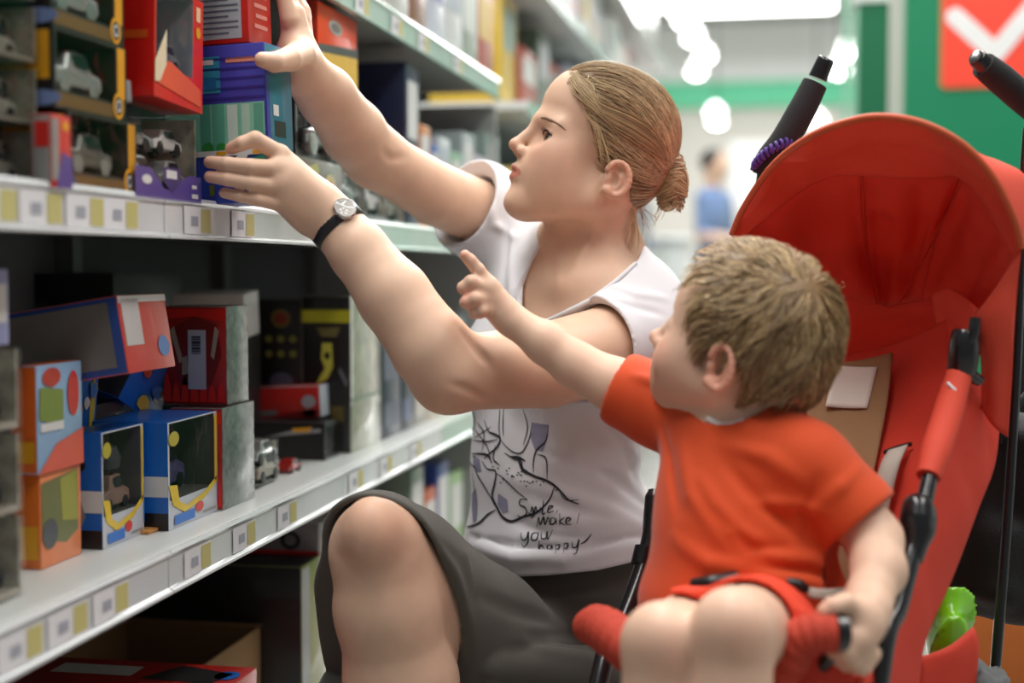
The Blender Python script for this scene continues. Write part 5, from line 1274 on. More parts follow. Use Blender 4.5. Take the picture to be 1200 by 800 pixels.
for j in range(90):
    o1, o2, o3 = bun_r.normal(0, 6), bun_r.normal(0, 9), bun_r.normal(0, 5)
    q = np.array([(675 + o1 * .7, 84 + abs(o1) * .8), (688 + o1, 108 + o2 * .6), (706 + o2 * .5, 130 + o2), (738, 146 + o2), (766, 166 + o2), (784, 192 + o3)])
    q = spline(np.column_stack([q, np.zeros(len(q))]), 3)[:, :2]; s3, ok = SURF.march(q[:, 0], q[:, 1], 1.5, 2.4)
    if ok.all(): g3 = SURF.grad(s3); lock.append(s3 + g3 * (.0022 + .0018 * np.sin(np.linspace(0, 3.1, len(s3)))[:, None] + bun_r.normal(0, .0006)))
strand_obj('front_lock', hair, np.array(lock), .0006, [HM[1], HM[1], HM[0]], bun_r)
strand_obj('loose_strand', hair, np.array(A), .0005, [HM[1], HM[3]], bun_r)
# ---- wrist watch
wa = unit(P(420, 294, 1.652) - WR); wc = WR + wa * .002
nrm = unit(-FW * .80 + UP * .34 + RT * .42); nrm = unit(nrm - wa * (nrm @ wa)); sd = np.cross(wa, nrm)
M_strap = mat('watch_strap', '#1b1a20', rough=.45, bump=.2, bscale=400); M_case = mat('watch_case', '#c9c4c0', rough=.15, metal=.9)
V = []; n = 36; prof = [(-.0115, 0), (-.011, .0024), (.011, .0024), (.0115, 0)]
for k in range(n):
    a = 2 * PI * k / n
    for off, h in prof: V.append(wc + wa * off + (nrm * math.cos(a) + sd * math.sin(a)) * (.0312 + h))
watch = mesh('watch', V, [(k * 4 + j, k * 4 + (j + 1) % 4, ((k + 1) % n) * 4 + (j + 1) % 4, ((k + 1) % n) * 4 + j) for k in range(n) for j in range(4)], M_strap, woman, smooth=True, label='black strap watch on the left wrist')
dc = wc + nrm * .0318
lathe('watch_case', [(.0128, 0), (.0140, .001), (.0140, .005), (.0125, .0066), (.0118, .0066)], M_case, watch, 32, dc, nrm)
lathe('watch_dial', [(.0118, .0058), (.0116, .0062)], mat('watch_dial', '#121218', rough=.4), watch, 32, dc, nrm)
xx = unit(RT - nrm * (RT @ nrm)); yy = np.cross(nrm, xx)
def dialq(pts): mesh('dial_mark', [dc + nrm * .0068 + xx * a * .0118 + yy * b * .0118 for a, b in pts], [tuple(range(len(pts)))], M_white, watch)
dialq([(-.95, .25), (.2, -.0), (.95, .1), (.95, .25), (.2, .15), (-.9, .42)]); dialq([(-.9, .38), (-.3, .1), (.1, .75), (.0, .85), (-.4, .3), (-.85, .5)])
for a0 in range(5):
    an = a0 * 2 * PI / 5 + .4; c_ = (-.1 + .32 * math.cos(an), -.45 + .3 * math.sin(an)); dialq([(c_[0] + .14 * math.cos(t), c_[1] + .1 * math.sin(t)) for t in np.arange(6) * PI / 3])
# ------------------------------------------------------------------ the boy
BB = P(860, 700, 1.45); BB[2] = .36
boy = wthing('person', 'toddler boy in an orange t-shirt sitting in the stroller and pointing at the shelf', 'person', BB)
th = math.radians(27); pit = math.radians(21)
f1 = unit((-RT * math.cos(th) + FW * math.sin(th)) * math.cos(pit) + UP * math.sin(pit)); l1 = -FW * math.cos(th) - RT * math.sin(th)
H2 = Head((0, 0, 0), f1, l1, 1.0)
H2.O = P(845, 430, 1.47 - .055) - H2.R @ np.array([-.006, .063, -.014])
Y = SDF(); e = H2.el
Y.u(e((-.008, 0, .034), (.078, .067, .072))); Y.u(e((.028, 0, .033), (.050, .055, .052)), .03); Y.u(e((.034, 0, -.020), (.046, .052, .046)), .025)
for s in (1, -1):
    Y.u(e((.046, s * .031, -.032), (.027, .026, .025)), .02); Y.u(H2.rc((.002, s * .040, -.040), (.054, s * .012, -.056), .017, .013), .025)
    Y.s(e((.086, s * .027, .002), (.016, .016, .010)), .014)
    Y.u(H2.sp((.062, s * .027, .001), .0125), .006); Y.s(e((.0765, s * .0295, .000), (.009, .0125, .0048)), .002)
    Y.u(e((.0835, s * .008, -.0235), (.007, .005, .0055)), .005)
Y.u(e((.064, 0, -.058), (.014, .016, .013)), .018); Y.u(H2.rc((.078, 0, .002), (.0905, 0, -.018), .005, .0062), .010); Y.u(H2.sp((.092, 0, -.0195), .0068), .006)
Y.u(e((.072, 0, -.040), (.012, .018, .014)), .014)
Y.chain([H2.w(.068, -.015, -.041), H2.w(.081, -.006, -.038), H2.w(.082, .006, -.038), H2.w(.068, .015, -.041)], [.002, .0038, .0038, .002], .005); Y.chain([H2.w(.068, -.014, -.044), H2.w(.0785, 0, -.047), H2.w(.068, .014, -.044)], [.002, .0048, .002], .005)
add_ear(Y, H2, (-.006, .060, -.014), 1, .043, -.2); add_ear(Y, H2, (-.006, -.060, -.014), -1, .043, -.2)
Y.chain([H2.w(-.018, 0, -.03), P(868, 478, 1.475), P(866, 505, 1.485)], [.040, .036, .044], .025)
S1, E1, W1 = P(778, 478, 1.555), P(675, 428, 1.585), P(598, 374, 1.60)
S2, E2, W2 = P(944, 546, 1.415), P(1024, 632, 1.39), P(1018, 702, 1.325)
bf = unit(-RT * .42 - FW * .90); bl = unit(np.cross(np.array([0, 0, 1.]), bf)); TB = np.stack([bf, bl, np.array([0, 0, 1.])], 1)
def btrunk(X, g):
    X.u(EL(P(872, 560, 1.475), np.array((.062, .080, .085)) + g, TB), .03); X.u(EL(P(870, 650, 1.455), np.array((.074, .083, .085)) + g, TB), .05); X.u(EL(P(878, 735, 1.46), np.array((.075, .088, .06)) + g, TB), .04)
btrunk(Y, -.004)
Y.chain([P(868, 512, 1.485), S1], [.042, .036], .03); Y.chain([P(868, 512, 1.48), S2], [.040, .034], .03)
# pointing arm
Y.chain([S1, P(722, 452, 1.575), E1, P(640, 402, 1.592), W1], [.033, .030, .0255, .0235, .0165], .015, .008)
Y.chain([W1, P(572, 350, 1.603)], [.0165, .0185], .012); Y.u(RC(P(590, 362, 1.598), P(572, 338, 1.592), .013, .012), .01)
finger(Y, [(574, 336, 1.595), (560, 316, 1.588), (551, 305, 1.584), (545, 299, 1.582)], [.0092, .0078, .0068, .0058], .008)
finger(Y, [(570, 340, 1.590), (552, 330, 1.578), (543, 337, 1.580), (551, 344, 1.592)], [.0085, .0075, .0068, .006], .006)
finger(Y, [(572, 352, 1.592), (556, 350, 1.575), (546, 354, 1.576), (553, 358, 1.590)], [.0085, .0076, .0068, .006], .006)
finger(Y, [(577, 362, 1.594), (564, 364, 1.580), (556, 367, 1.582), (562, 368, 1.594)], [.0078, .0068, .006, .0055], .006)
finger(Y, [(585, 348, 1.612), (566, 342, 1.620), (552, 342, 1.614)], [.010, .008, .0066], .008)
# resting arm and gripping hand
Y.chain([S2, P(992, 590, 1.41), E2, P(1030, 668, 1.355), W2], [.034, .0305, .0275, .0255, .0195], .015, .008)
Y.chain([W2, P(1008, 728, 1.295)], [.0195, .021], .014); Y.u(RC(P(1020, 715, 1.305), P(1005, 748, 1.285), .018, .016), .012)
for i, (x, y, d) in enumerate(((1000, 748, 1.276), (1006, 757, 1.284), (1013, 763, 1.294), (1020, 766, 1.305))):
    finger(Y, [(x, y, d), (x - 9, y + 14, d - .004), (x - 22, y + 14, d + .004), (x - 27, y + 4, d + .012)], [.0098, .0088, .0078, .0068], .006)
finger(Y, [(1008, 718, 1.290), (990, 706, 1.276), (975, 710, 1.268), (966, 716, 1.266)], [.0115, .009, .008, .0066], .010)
# legs
hipL, hipR = P(905, 742, 1.44), P(838, 750, 1.46); kL, kR = P(860, 738, 1.235), P(777, 754, 1.265)
aL, aR = kL + np.array([-.005, -.03, -.20]), kR + np.array([-.005, -.03, -.20])
for hp, kn, an in ((hipL, kL, aL), (hipR, kR, aR)):
    Y.chain([hp, (hp + kn) / 2, kn], [.052, .046, .036], .015); Y.chain([kn + FW * -.002, kn * .6 + an * .4 + FW * .006, an], [.0345, .036, .024], .012, .02)
    Y.chain([an, an + np.array([-.015, -.06, -.02])], [.026, .020], .015)
    Y.u(EL(kn - FW * .018 + UP * .006, (.021, .021, .024)), .015)
def tint_b(V):
    c = np.tile(SKIN_B, (len(V), 1)); q = H2.loc(V); near = np.linalg.norm(q, axis=1) < .17; x, y, z = q.T; ay = np.abs(y)
    def blend(col, w):
        nonlocal c
        c = c * (1 - w[:, None]) + np.array(rgb(col)[:3]) * w[:, None]
    blend('#dc8f7c', .6 * np.exp(-(((x - .06) / .024) ** 2 + ((ay - .04) / .022) ** 2 + ((z + .028) / .020) ** 2)) * near)
    blend('#dc8c74', .6 * ss(.056, .068, ay) * (np.abs(x + .006) < .03) * (np.abs(z + .014) < .035) * near)
    blend('#c8685c', .7 * near * (x > .07) * (ay < .014) * (z < -.034) * (z > -.051)); blend('#dc9a84', .5 * np.exp(-(((x - .092) / .010) ** 2 + ((z + .02) / .010) ** 2 + (ay / .01) ** 2)))
    for k in (kL, kR): blend('#d88a74', .35 * np.exp(-(np.linalg.norm(V - k + FW * .03, axis=1) / .022) ** 2))
    for t_ in [(545, 299, 1.582), (546, 342, 1.58), (546, 354, 1.576), (560, 368, 1.585), (966, 716, 1.266), (985, 765, 1.28)]: blend('#d97f6a', .6 * np.exp(-(np.linalg.norm(V - P(*t_), axis=1) / .009) ** 2))
    return c
hc1, hc2 = P(565, 340, 1.59), P(1000, 740, 1.28)
def fine_b(c): return (np.linalg.norm(c - H2.w(.06, .01, -.02), axis=1) < .075) | (np.linalg.norm(c - H2.w(-.006, .065, -.014), axis=1) < .035) | (np.linalg.norm(c - hc1, axis=1) < .055) | (np.linalg.norm(c - hc2, axis=1) < .06)
sdf_mesh('body', Y, (-.4, .9, .05), (.65, 1.9, 1.0), .003, M_skin, boy, fine=fine_b, tint=tint_b)
for s in (1, -1): eye(H2, boy, (.062, s * .027, .001), .0112, f1, .55, mat('boy_iris', '#4a3a2c', rough=.1, coat=.8))
# shirt
M_orange = mat('orange_jersey', '#d2460a', rough=.8, bump=.12, bscale=900, sheen=.15)
C = SDF(); btrunk(C, .008); C.chain([P(868, 515, 1.485), S1], [.048, .043], .03); C.chain([P(868, 515, 1.48), S2], [.046, .041], .025)
C.u(RC(S1, P(738, 460, 1.572), .042, .043), .02); C.u(RC(S2, P(998, 602, 1.405), .043, .046), .02); C.u(EL(P(872, 705, 1.455), (.092, .104, .05), TB), .04)
for pts, a_, w_ in [([(850, 520), (900, 535), (935, 560)], .004, .008), ([(852, 545), (890, 590), (950, 640)], -.003, .007), ([(800, 520), (810, 580), (850, 640)], .003, .007), ([(820, 560), (860, 620), (910, 650)], .0035, .008), ([(840, 600), (880, 640), (925, 645)], -.003, .006), ([(960, 560), (940, 600), (960, 640)], -.003, .006),
                    ([(880, 590), (930, 590), (965, 600)], .003, .007), ([(900, 650), (945, 655), (980, 670)], .004, .007), ([(890, 675), (940, 680), (985, 690)], .004, .006), ([(905, 665), (950, 668), (985, 680)], -.003, .005), ([(745, 440), (770, 448), (800, 470)], .003, .006), ([(775, 500), (785, 540), (795, 600)], -.003, .006), ([(790, 630), (830, 660), (870, 665)], .003, .008), ([(1010, 545), (985, 570), (965, 590)], .003, .006)]:
    q, ok = C.march([p_[0] for p_ in pts], [p_[1] for p_ in pts], 1.2, 1.9); C.d(fold(list(q), a_ * 1.9, w_))
d1 = unit(P(690, 435, 1.585) - S1); C.s(RC(P(733, 457, 1.573) + d1 * .075, P(733, 457, 1.573) + d1 * .2, .075, .08), .002)
d2 = unit(P(1030, 632, 1.39) - P(954, 545, 1.415)); C.s(RC(P(998, 602, 1.405) + d2 * .085, P(998, 602, 1.405) + d2 * .2, .085, .09), .002)
C.s(SP(P(862, 474, 1.465), .044), .004); C.s(half(P(870, 728, 1.45), UP), .004)
AR2 = SDF(); AR2.chain([S1, P(700, 442, 1.58)], [.0345, .031], .01); AR2.chain([S2, P(992, 590, 1.41), E2], [.0385, .036, .031], .01); AR2.chain([H2.w(-.018, 0, -.03), P(866, 505, 1.485)], [.043, .04], .01)
C.s(AR2, .003); CB2 = SDF(); btrunk(CB2, -.002); C.s(lambda p: CB2(p), .002)
bshirt = sdf_mesh('shirt', C, (-.2, 1.2, .4), (.6, 1.8, .85), .003, M_orange, boy)
q, ok = Y.march([829, 838, 850, 862, 872.0], [490, 495, 498, 496, 492], 1.2, 1.8)
tube('undershirt_neck', q, .0030, M_white, boy, 8, spl=4, label='white undershirt showing at the neck')
# shorts
M_coral = mat('coral_shorts', '#e5462a', rough=.85, bump=.15, bscale=900)
SH = SDF(); SH.u(EL(P(878, 740, 1.46), np.array((.082, .095, .054)), TB), .03)
for hp, kn in ((hipL, kL), (hipR, kR)): SH.chain([hp, hp * .25 + kn * .75], [.060, .050], .02)
for pts, a_, w_ in [([(890, 690), (930, 715), (960, 725)], .003, .006), ([(885, 700), (905, 730), (915, 760)], -.003, .005)]:
    q, ok = SH.march([p_[0] for p_ in pts], [p_[1] for p_ in pts], 1.1, 1.9); SH.d(fold(list(q), a_, w_))
for hp, kn in ((hipL, kL), (hipR, kR)):
    dd = unit(kn - hp); c0 = hp * .22 + kn * .78
    SH.s((lambda c0, dd: lambda p: np.maximum(-((p - c0) @ dd), np.linalg.norm(p - c0, axis=1) - .12))(c0, dd), .002)
LG = SDF(); [LG.chain([hp, (hp + kn) / 2, kn], [.054, .0485, .0405], .01) for hp, kn in ((hipL, kL), (hipR, kR))]
SH.s(lambda p: LG(p), .002)
sdf_mesh('shorts', SH, (-.1, 1.1, .3), (.5, 1.7, .65), .003, M_coral, boy)
# hair
BM = hairmats('boy_hair', ['#9c7f5a', '#b9996c', '#7d6140', '#d0b485'])
BC = SDF(); g_ = .007
BC.u(e((-.008, 0, .034), (.078 + g_, .067 + g_, .072 + g_))); BC.u(e((.028, 0, .033), (.050 + .002, .055 + g_, .052 + g_ * .9)), .03); BC.u(e((-.034, 0, -.004), (.050, .056, .048)), .03)
BSURF = SDF(); BSURF.ops = list(BC.ops)
bl_ = [(836, 282), (824, 318), (828, 345), (832, 365), (832, 392), (832, 414), (840, 404), (848, 400), (862, 408), (868, 440), (872, 466), (890, 470), (920, 450), (1010, 470), (1020, 250), (830, 240)]
bl_ = [H2.loc(P(x, y, 1.42)) for x, y in bl_]; HLp_w = HLp; HLp = np.array([(q[0], q[2]) for q in bl_])
_Hw = H; H = H2
bhl = lambda p: hairline(p)
BC.i(bhl, .008)
bhair = sdf_mesh('hair', BC, H2.O - .15, H2.O + .15, .004, BM[2], boy)
H_cur = H2
brts = scatter(BSURF, 4600, lambda p: (hairline(p) < .002), 13)
whorl = BSURF.march([948], [335], 1.0, 1.8)[0][0]
down = -UP
def bflow(p, i):
    f = p - whorl; f /= np.linalg.norm(f, axis=1)[:, None] + 1e-6
    q = H2.loc(p); sw = np.cross(p - H2.w(0, 0, 0), f); sw /= np.linalg.norm(sw, axis=1)[:, None] + 1e-6
    n1 = np.sin(p @ np.array([70., 45, -60]) + 2 * np.sin(p @ np.array([-30., 60, 50]))); n2 = np.sin(p @ np.array([-50., 85, 40]) + 1.)
    return f + .35 * down + (-.25 + .45 * n1)[:, None] * sw + (.25 * n2)[:, None] * down + .12 * f1 * np.clip((q[:, 2] - .03) / .05, 0, 1)[:, None]
cl = np.random.default_rng(5); nv_ = cl.normal(size=(40, 3)); nv_ /= np.linalg.norm(nv_, axis=1)[:, None]
strands('hair_strand', bhair, BSURF, brts, bflow, cl.uniform(.0032, .0050, len(brts)), 9, lambda t, N, r: -.002 + .0080 * t ** .8 + r.uniform(-.0014, .0030, N) * t, .00062, BM, .16, 6, .25)
HLp = HLp_w; H = _Hw
# ------------------------------------------------------------------ the stroller
M_red = mat('stroller_red', '#d93f2b', rough=.75, bump=.15, bscale=700, var=.03, vscale=12); M_redl = mat('stroller_red_light', '#e04c35', rough=.7, bump=.15, bscale=700)
M_tan = mat('stroller_tan', '#93714f', rough=.85, bump=.2, bscale=900); M_strap2 = mat('webbing', '#b9b3a8', rough=.8, bump=.2, bscale=1200)
M_tube = mat('frame_black', '#15161a', rough=.28, coat=.3); M_foam = mat('foam_grip', '#1c1d20', rough=.85, bump=.3, bscale=900); M_rub = mat('tyre', '#202022', rough=.8)
SB = P(930, 760, 1.5); SB[2] = 0
st = wthing('stroller', 'red folding stroller with open hood, tan seat strip and black frame', 'stroller', SB)
def translucent(m, fac, col):
    "thin cloth lets part of the light through"
    nt = m.node_tree; N = nt.nodes; b = N['Principled BSDF']; t = N.new('ShaderNodeBsdfTranslucent'); t.inputs[0].default_value = col
    x = N.new('ShaderNodeMixShader'); x.inputs[0].default_value = fac; nt.links.new(b.outputs[0], x.inputs[1]); nt.links.new(t.outputs[0], x.inputs[2]); nt.links.new(x.outputs[0], N['Material Output'].inputs[0])
translucent(M_red, .13, rgb('#f0603c')); translucent(M_redl, .13, rgb('#f0603c'))
def patch(name, rows, nu, nv, m, thick=.0022, wr=0.0, ws=40, seed=0, parent=None, label=None, ribs=0):
    "cloth through rows of (px,py,depth), smoothly filled in, with slight wrinkles"
    R = np.array([resample([P(*q) for q in r], nu) for r in rows])
    if len(rows) > 2: G = np.stack([resample(R[:, j], nv) for j in range(nu)], 1)
    else: G = R[0][None] * (1 - np.linspace(0, 1, nv))[:, None, None] + R[1][None] * np.linspace(0, 1, nv)[:, None, None]
    if wr:
        du = np.gradient(G, axis=1); dv = np.gradient(G, axis=0); nn = np.cross(du, dv); nn /= np.linalg.norm(nn, axis=2)[..., None] + 1e-9
        r = np.random.default_rng(seed); w = np.zeros(G.shape[:2])
        for k in range(7):
            kd = r.normal(size=3); kd *= ws * r.uniform(.6, 1.8) / np.linalg.norm(kd); w += np.sin(G @ kd + r.uniform(0, 6) + 1.5 * np.sin(G @ (kd[::-1] * .6))) / 3
        if ribs: w = w * .6 + np.sin(np.linspace(0, 2 * PI * ribs, nu))[None, :] * np.linspace(.3, 1, nv)[:, None] * .8
        eu = np.minimum(np.linspace(0, 1, nu), np.linspace(1, 0, nu)); ev = np.minimum(np.linspace(0, 1, nv), np.linspace(1, 0, nv))
        w *= ss(0, .14, eu)[None, :] * ss(0, .14, ev)[:, None]
        G = G + nn * (wr * w)[..., None]
    return gridsurf(name, G, m, parent or st, thick, label)
rim = [(858, 274, 1.735), (872, 243, 1.70), (905, 195, 1.63), (950, 160, 1.55), (1000, 141, 1.50), (1040, 137, 1.475), (1085, 146, 1.46), (1130, 171, 1.46), (1165, 210, 1.468), (1188, 256, 1.482), (1197, 290, 1.495)]
seam = [(862, 284, 1.755), (890, 262, 1.735), (935, 226, 1.70), (975, 207, 1.675), (1010, 206, 1.655), (1050, 209, 1.635), (1095, 209, 1.615), (1128, 207, 1.60), (1150, 234, 1.575), (1172, 272, 1.55), (1190, 305, 1.525)]
mid_ = [(866, 310, 1.80), (905, 297, 1.82), (945, 283, 1.825), (985, 276, 1.815), (1015, 285, 1.835), (1042, 290, 1.835), (1070, 286, 1.815), (1100, 268, 1.77), (1130, 285, 1.71), (1152, 310, 1.65), (1168, 335, 1.60)]
low_ = [(872, 345, 1.81), (920, 350, 1.83), (965, 352, 1.83), (1010, 354, 1.815), (1030, 357, 1.81), (1041, 360, 1.805), (1052, 356, 1.795), (1080, 352, 1.77), (1105, 350, 1.73), (1128, 356, 1.68), (1140, 372, 1.63)]
patch('canopy_visor', [rim, [tuple((np.array(a) * .5 + np.array(b) * .5) + np.array([0, 4, .012])) for a, b in zip(rim, seam)], seam], 64, 16, M_redl, .0022, .0065, 34, 1)
def canopy_panel(cols, seed, m=M_red): return patch('canopy_panel', [[(r[i][0], r[i][1] - (4 if r is seam else 0), r[i][2] + (.003 if r is seam else 0)) for i in cols] for r in (seam, mid_, low_)], 30, 26, m, .0022, .009, 30, seed, ribs=2)
canopy_panel([0, 1, 2, 3, 4], 2); canopy_panel([4, 5, 6, 7], 3); canopy_panel([7, 8, 9, 10], 4)
tube('canopy_piping', [P(*q) for q in rim], .0042, mat('piping_orange', '#c9532c', rough=.6), st, 8, spl=8)
for a, b, c in ((seam[4], mid_[4], low_[4]), (seam[7], mid_[7], low_[6])): tube('canopy_seam', [P(*a) - FW * .002, P(*b) - FW * .002, P(*c) - FW * .002], .0013, M_red, st, 8, spl=8)
patch('canopy_side', [rim[6:], [(1108, 168, 1.53), (1140, 180, 1.535), (1172, 188, 1.545), (1205, 215, 1.55), (1222, 300, 1.55)], [(1100, 200, 1.63), (1140, 196, 1.64), (1185, 200, 1.65), (1220, 235, 1.65), (1232, 320, 1.63)]], 30, 14, M_redl, .0022, .0015, 40, 5)
patch('canopy_flap', [[(1142, 372, 1.535), (1165, 340, 1.515), (1197, 292, 1.497)], [(1148, 410, 1.54), (1168, 395, 1.525), (1188, 380, 1.52)], [(1150, 440, 1.55), (1168, 445, 1.54), (1186, 440, 1.54)], [(1150, 478, 1.565), (1165, 500, 1.56), (1181, 512, 1.56)]], 20, 24, M_redl, .0022, .0024, 45, 6)
patch('canopy_flap', [[(1092, 345, 1.70), (1115, 338, 1.64), (1146, 362, 1.545)], [(1098, 380, 1.69), (1115, 385, 1.63), (1136, 392, 1.56)], [(1100, 398, 1.69), (1112, 402, 1.64), (1125, 405, 1.58)]], 16, 12, M_redl, .0022, .003, 60, 7)
# backrest and seat
patch('canopy_back', [[(q[0], q[1] - 5, q[2] + .004) for q in low_[:-1]], [(870, 400, 1.86), (920, 405, 1.87), (965, 405, 1.87), (1005, 405, 1.86), (1041, 402, 1.84), (1070, 398, 1.81), (1095, 390, 1.77), (1118, 385, 1.72)], [(868, 460, 1.84), (960, 460, 1.84), (1040, 450, 1.80), (1110, 440, 1.70)]], 30, 20, M_red, .0022, .004, 36, 21)
back = [[(878, 425, 1.755), (955, 421, 1.760), (1040, 405, 1.735), (1116, 372, 1.645)], [(876, 435, 1.745), (952, 435, 1.750), (1038, 425, 1.715), (1116, 410, 1.63)], [(870, 450, 1.72), (945, 455, 1.725), (1035, 450, 1.69), (1115, 448, 1.595)],
        [(850, 560, 1.64), (925, 565, 1.645), (1015, 565, 1.61), (1085, 560, 1.525)], [(835, 660, 1.60), (910, 665, 1.605), (990, 665, 1.57), (1062, 660, 1.485)], [(820, 750, 1.575), (895, 755, 1.575), (975, 755, 1.535), (1042, 750, 1.45)]]
patch('backrest', back, 48, 60, M_red, .003, .0075, 26, 8)
fr_ = lambda q, dd=-.012: (q[0], q[1], q[2] + dd)
tan = [[(962, 424, 1.735), (1000, 424, 1.72), (1046, 414, 1.70)], [(948, 470, 1.70), (995, 472, 1.69), (1040, 470, 1.665)], [(932, 550, 1.648), (980, 552, 1.638), (1024, 552, 1.605)], [(914, 640, 1.606), (960, 642, 1.60), (1004, 640, 1.565)], [(900, 700, 1.585), (945, 702, 1.58), (990, 700, 1.54)]]
patch('tan_strip', [[fr_(q) for q in r] for r in tan], 20, 40, M_tan, .004, .0012, 60, 9, label='tan centre strip of the backrest')
patch('white_label', [[fr_(q, -.017) for q in r] for r in ([(979, 428, 1.715), (1004, 430, 1.71), (1028, 430, 1.70)], [(973, 452, 1.705), (998, 454, 1.70), (1022, 455, 1.69)], [(967, 476, 1.69), (990, 478, 1.687), (1016, 478, 1.675)])], 10, 10, mat('label_cloth', '#d6d2c8', rough=.7), .0015)
patch('shoulder_strap', [[(1041, 528, 1.575), (1064, 521, 1.565)], [(1032, 545, 1.56), (1055, 541, 1.55)], [(1024, 575, 1.55), (1046, 575, 1.54)], [(1018, 610, 1.54), (1038, 612, 1.53)]], 4, 20, M_strap2, .002)
tube('strap_slot', [P(1036, 530, 1.585), P(1052, 524, 1.578), P(1068, 520, 1.568)], .0025, M_black, st, 6)
patch('side_wing', [[(1128, 440, 1.545), (1150, 445, 1.57), (1172, 470, 1.60)], [(1100, 530, 1.50), (1135, 530, 1.54), (1166, 540, 1.575)], [(1082, 600, 1.46), (1115, 610, 1.50), (1146, 595, 1.55)], [(1060, 680, 1.42), (1090, 690, 1.47), (1116, 675, 1.52)], [(1040, 770, 1.39), (1062, 765, 1.43), (1084, 750, 1.48)], [(1018, 835, 1.365), (1045, 825, 1.41), (1075, 808, 1.47)]], 20, 40, M_red, .0025, .0018, 40, 10)
patch('side_wing', [[(786, 600, 1.66), (775, 610, 1.70)], [(780, 660, 1.60), (762, 670, 1.665)], [(772, 715, 1.53), (742, 720, 1.63)], [(770, 770, 1.46), (725, 775, 1.60)]], 8, 20, M_red, .0025, .001, 40, 11)
patch('seat', [[(818, 752, 1.575), (900, 757, 1.575), (980, 757, 1.535), (1044, 752, 1.45)], [(800, 775, 1.50), (880, 785, 1.48), (960, 785, 1.44), (1040, 775, 1.40)], [(775, 800, 1.40), (850, 822, 1.37), (930, 818, 1.33), (1015, 800, 1.32)], [(755, 840, 1.345), (830, 860, 1.315), (915, 860, 1.275), (990, 835, 1.275)]], 30, 20, M_red, .012, .001, 40, 12)
patch('seat_front', [[(905, 765, 1.30), (950, 758, 1.29), (990, 765, 1.30)], [(905, 805, 1.285), (950, 805, 1.28), (1000, 800, 1.30)], [(915, 858, 1.277), (950, 855, 1.275), (992, 838, 1.277)]], 12, 12, M_red, .002, .001, 40, 13)
# frame
def tb(name, pts, r, m=M_tube, **k): return tube(name, [P(*q) for q in pts], r, m, st, 14, spl=6, **k)
tb('frame_sleeve', [(1126, 432, 1.535), (1112, 480, 1.50), (1098, 525, 1.465), (1088, 558, 1.445)], [.0135, .0155, .0155, .0125], M_redl, label='red fabric sleeve on the frame tube')
tb('reflective_stripe', [(1110, 448, 1.505), (1120, 458, 1.500), (1131, 469, 1.510)], .0018, M_white)
fl_floor = lambda px, d: (lambda p: (p[0], p[1], .085))(P(px, 700, d))
frx = np.array(fl_floor(985, 1.22)); flx = np.array(fl_floor(650, 1.42)); rrx = np.array(fl_floor(1150, 1.64)); rlx = np.array(fl_floor(850, 1.86))
def mixed(name, pts, r, m=M_tube): return tube(name, [P(*q) if len(q) == 3 and q[0] > 50 else np.array(q) for q in pts], r, m, st, 14, spl=6)
mixed('front_tube', [(1091, 552, 1.448), (1085, 580, 1.437), (1074, 625, 1.42), (1052, 710, 1.385), (1030, 795, 1.35), tuple(frx)], [.008, .0085, .0105, .0105, .0105, .0105])
tb('frame_joint', [(1080, 583, 1.432), (1077, 592, 1.428), (1076, 607, 1.424), (1076, 622, 1.42), (1073, 638, 1.415), (1068, 655, 1.41)], [.009, .0165, .0185, .017, .0125, .0115])
mixed('front_tube', [(768, 580, 1.70), (766, 610, 1.69), (757, 655, 1.67), (732, 725, 1.63), (702, 798, 1.58), tuple(flx)], .0112)
tb('frame_joint', [(768, 573, 1.702), (768, 582, 1.70), (767, 600, 1.695), (764, 622, 1.69)], [.008, .0125, .0130, .0115])
tb('frame_joint', [(757, 642, 1.675), (752, 662, 1.668)], .0135)
mixed('rear_tube', [(1205, 150, 1.68), (1199, 230, 1.69), (1196, 300, 1.69), (1191, 430, 1.685), (1181, 600, 1.67), (1166, 790, 1.655), tuple(rrx)], .0062)
tb('rear_strut', [(1183, 300, 1.72), (1180, 400, 1.72), (1172, 520, 1.72)], .004)
mixed('rear_tube', [(893, 200, 1.86), (882, 300, 1.87), (872, 450, 1.86), (860, 650, 1.85), tuple(rlx)], .0062)
tube('cross_brace', [rrx + (0, 0, .12), (rrx + rlx) / 2 + np.array((0, .02, .16)), rlx + (0, 0, .12)], .006, M_tube, st, 10, spl=4)
for q, r_, nm in ((frx, .075, 'front_wheel'), (flx, .075, 'front_wheel'), (rrx, .08, 'rear_wheel'), (rlx, .08, 'rear_wheel')):
    ax = unit(rlx - rrx); c = np.array([q[0], q[1], r_])
    w = lathe(nm, [(.02, -.012), (r_ * .8, -.011), (r_ * .97, -.008), (r_, 0), (r_ * .97, .008), (r_ * .8, .011), (.02, .012)], M_rub, st, 28, c, ax)
    lathe('wheel_hub', [(.006, -.016), (r_ * .6, -.013), (r_ * .6, .013), (.006, .016)], M_tube, w, 20, c, ax)
# handles
hL = [(963, 80, 1.85), (955, 98, 1.85), (938, 132, 1.852), (918, 166, 1.856), (902, 186, 1.86), (892, 205, 1.865)]
tb('handle_grip', hL[1:], [.0165, .0185, .0185, .0178, .0165], M_foam); tb('handle_tip', [(969, 68, 1.845), (967, 72, 1.846), (958, 92, 1.85)], [.0095, .0115, .0125])
tb('handle_grip', [(1152, 76, 1.60), (1172, 92, 1.61), (1200, 116, 1.625), (1240, 148, 1.65)], [.0150, .0170, .0172, .0170], M_foam); tb('handle_tip', [(1143, 66, 1.596), (1146, 69, 1.598), (1156, 79, 1.60)], [.0085, .0105, .0112]); tb('handle_tube', [(1178, 86, 1.625), (1195, 100, 1.635), (1225, 130, 1.66), (1205, 160, 1.68)], .006)
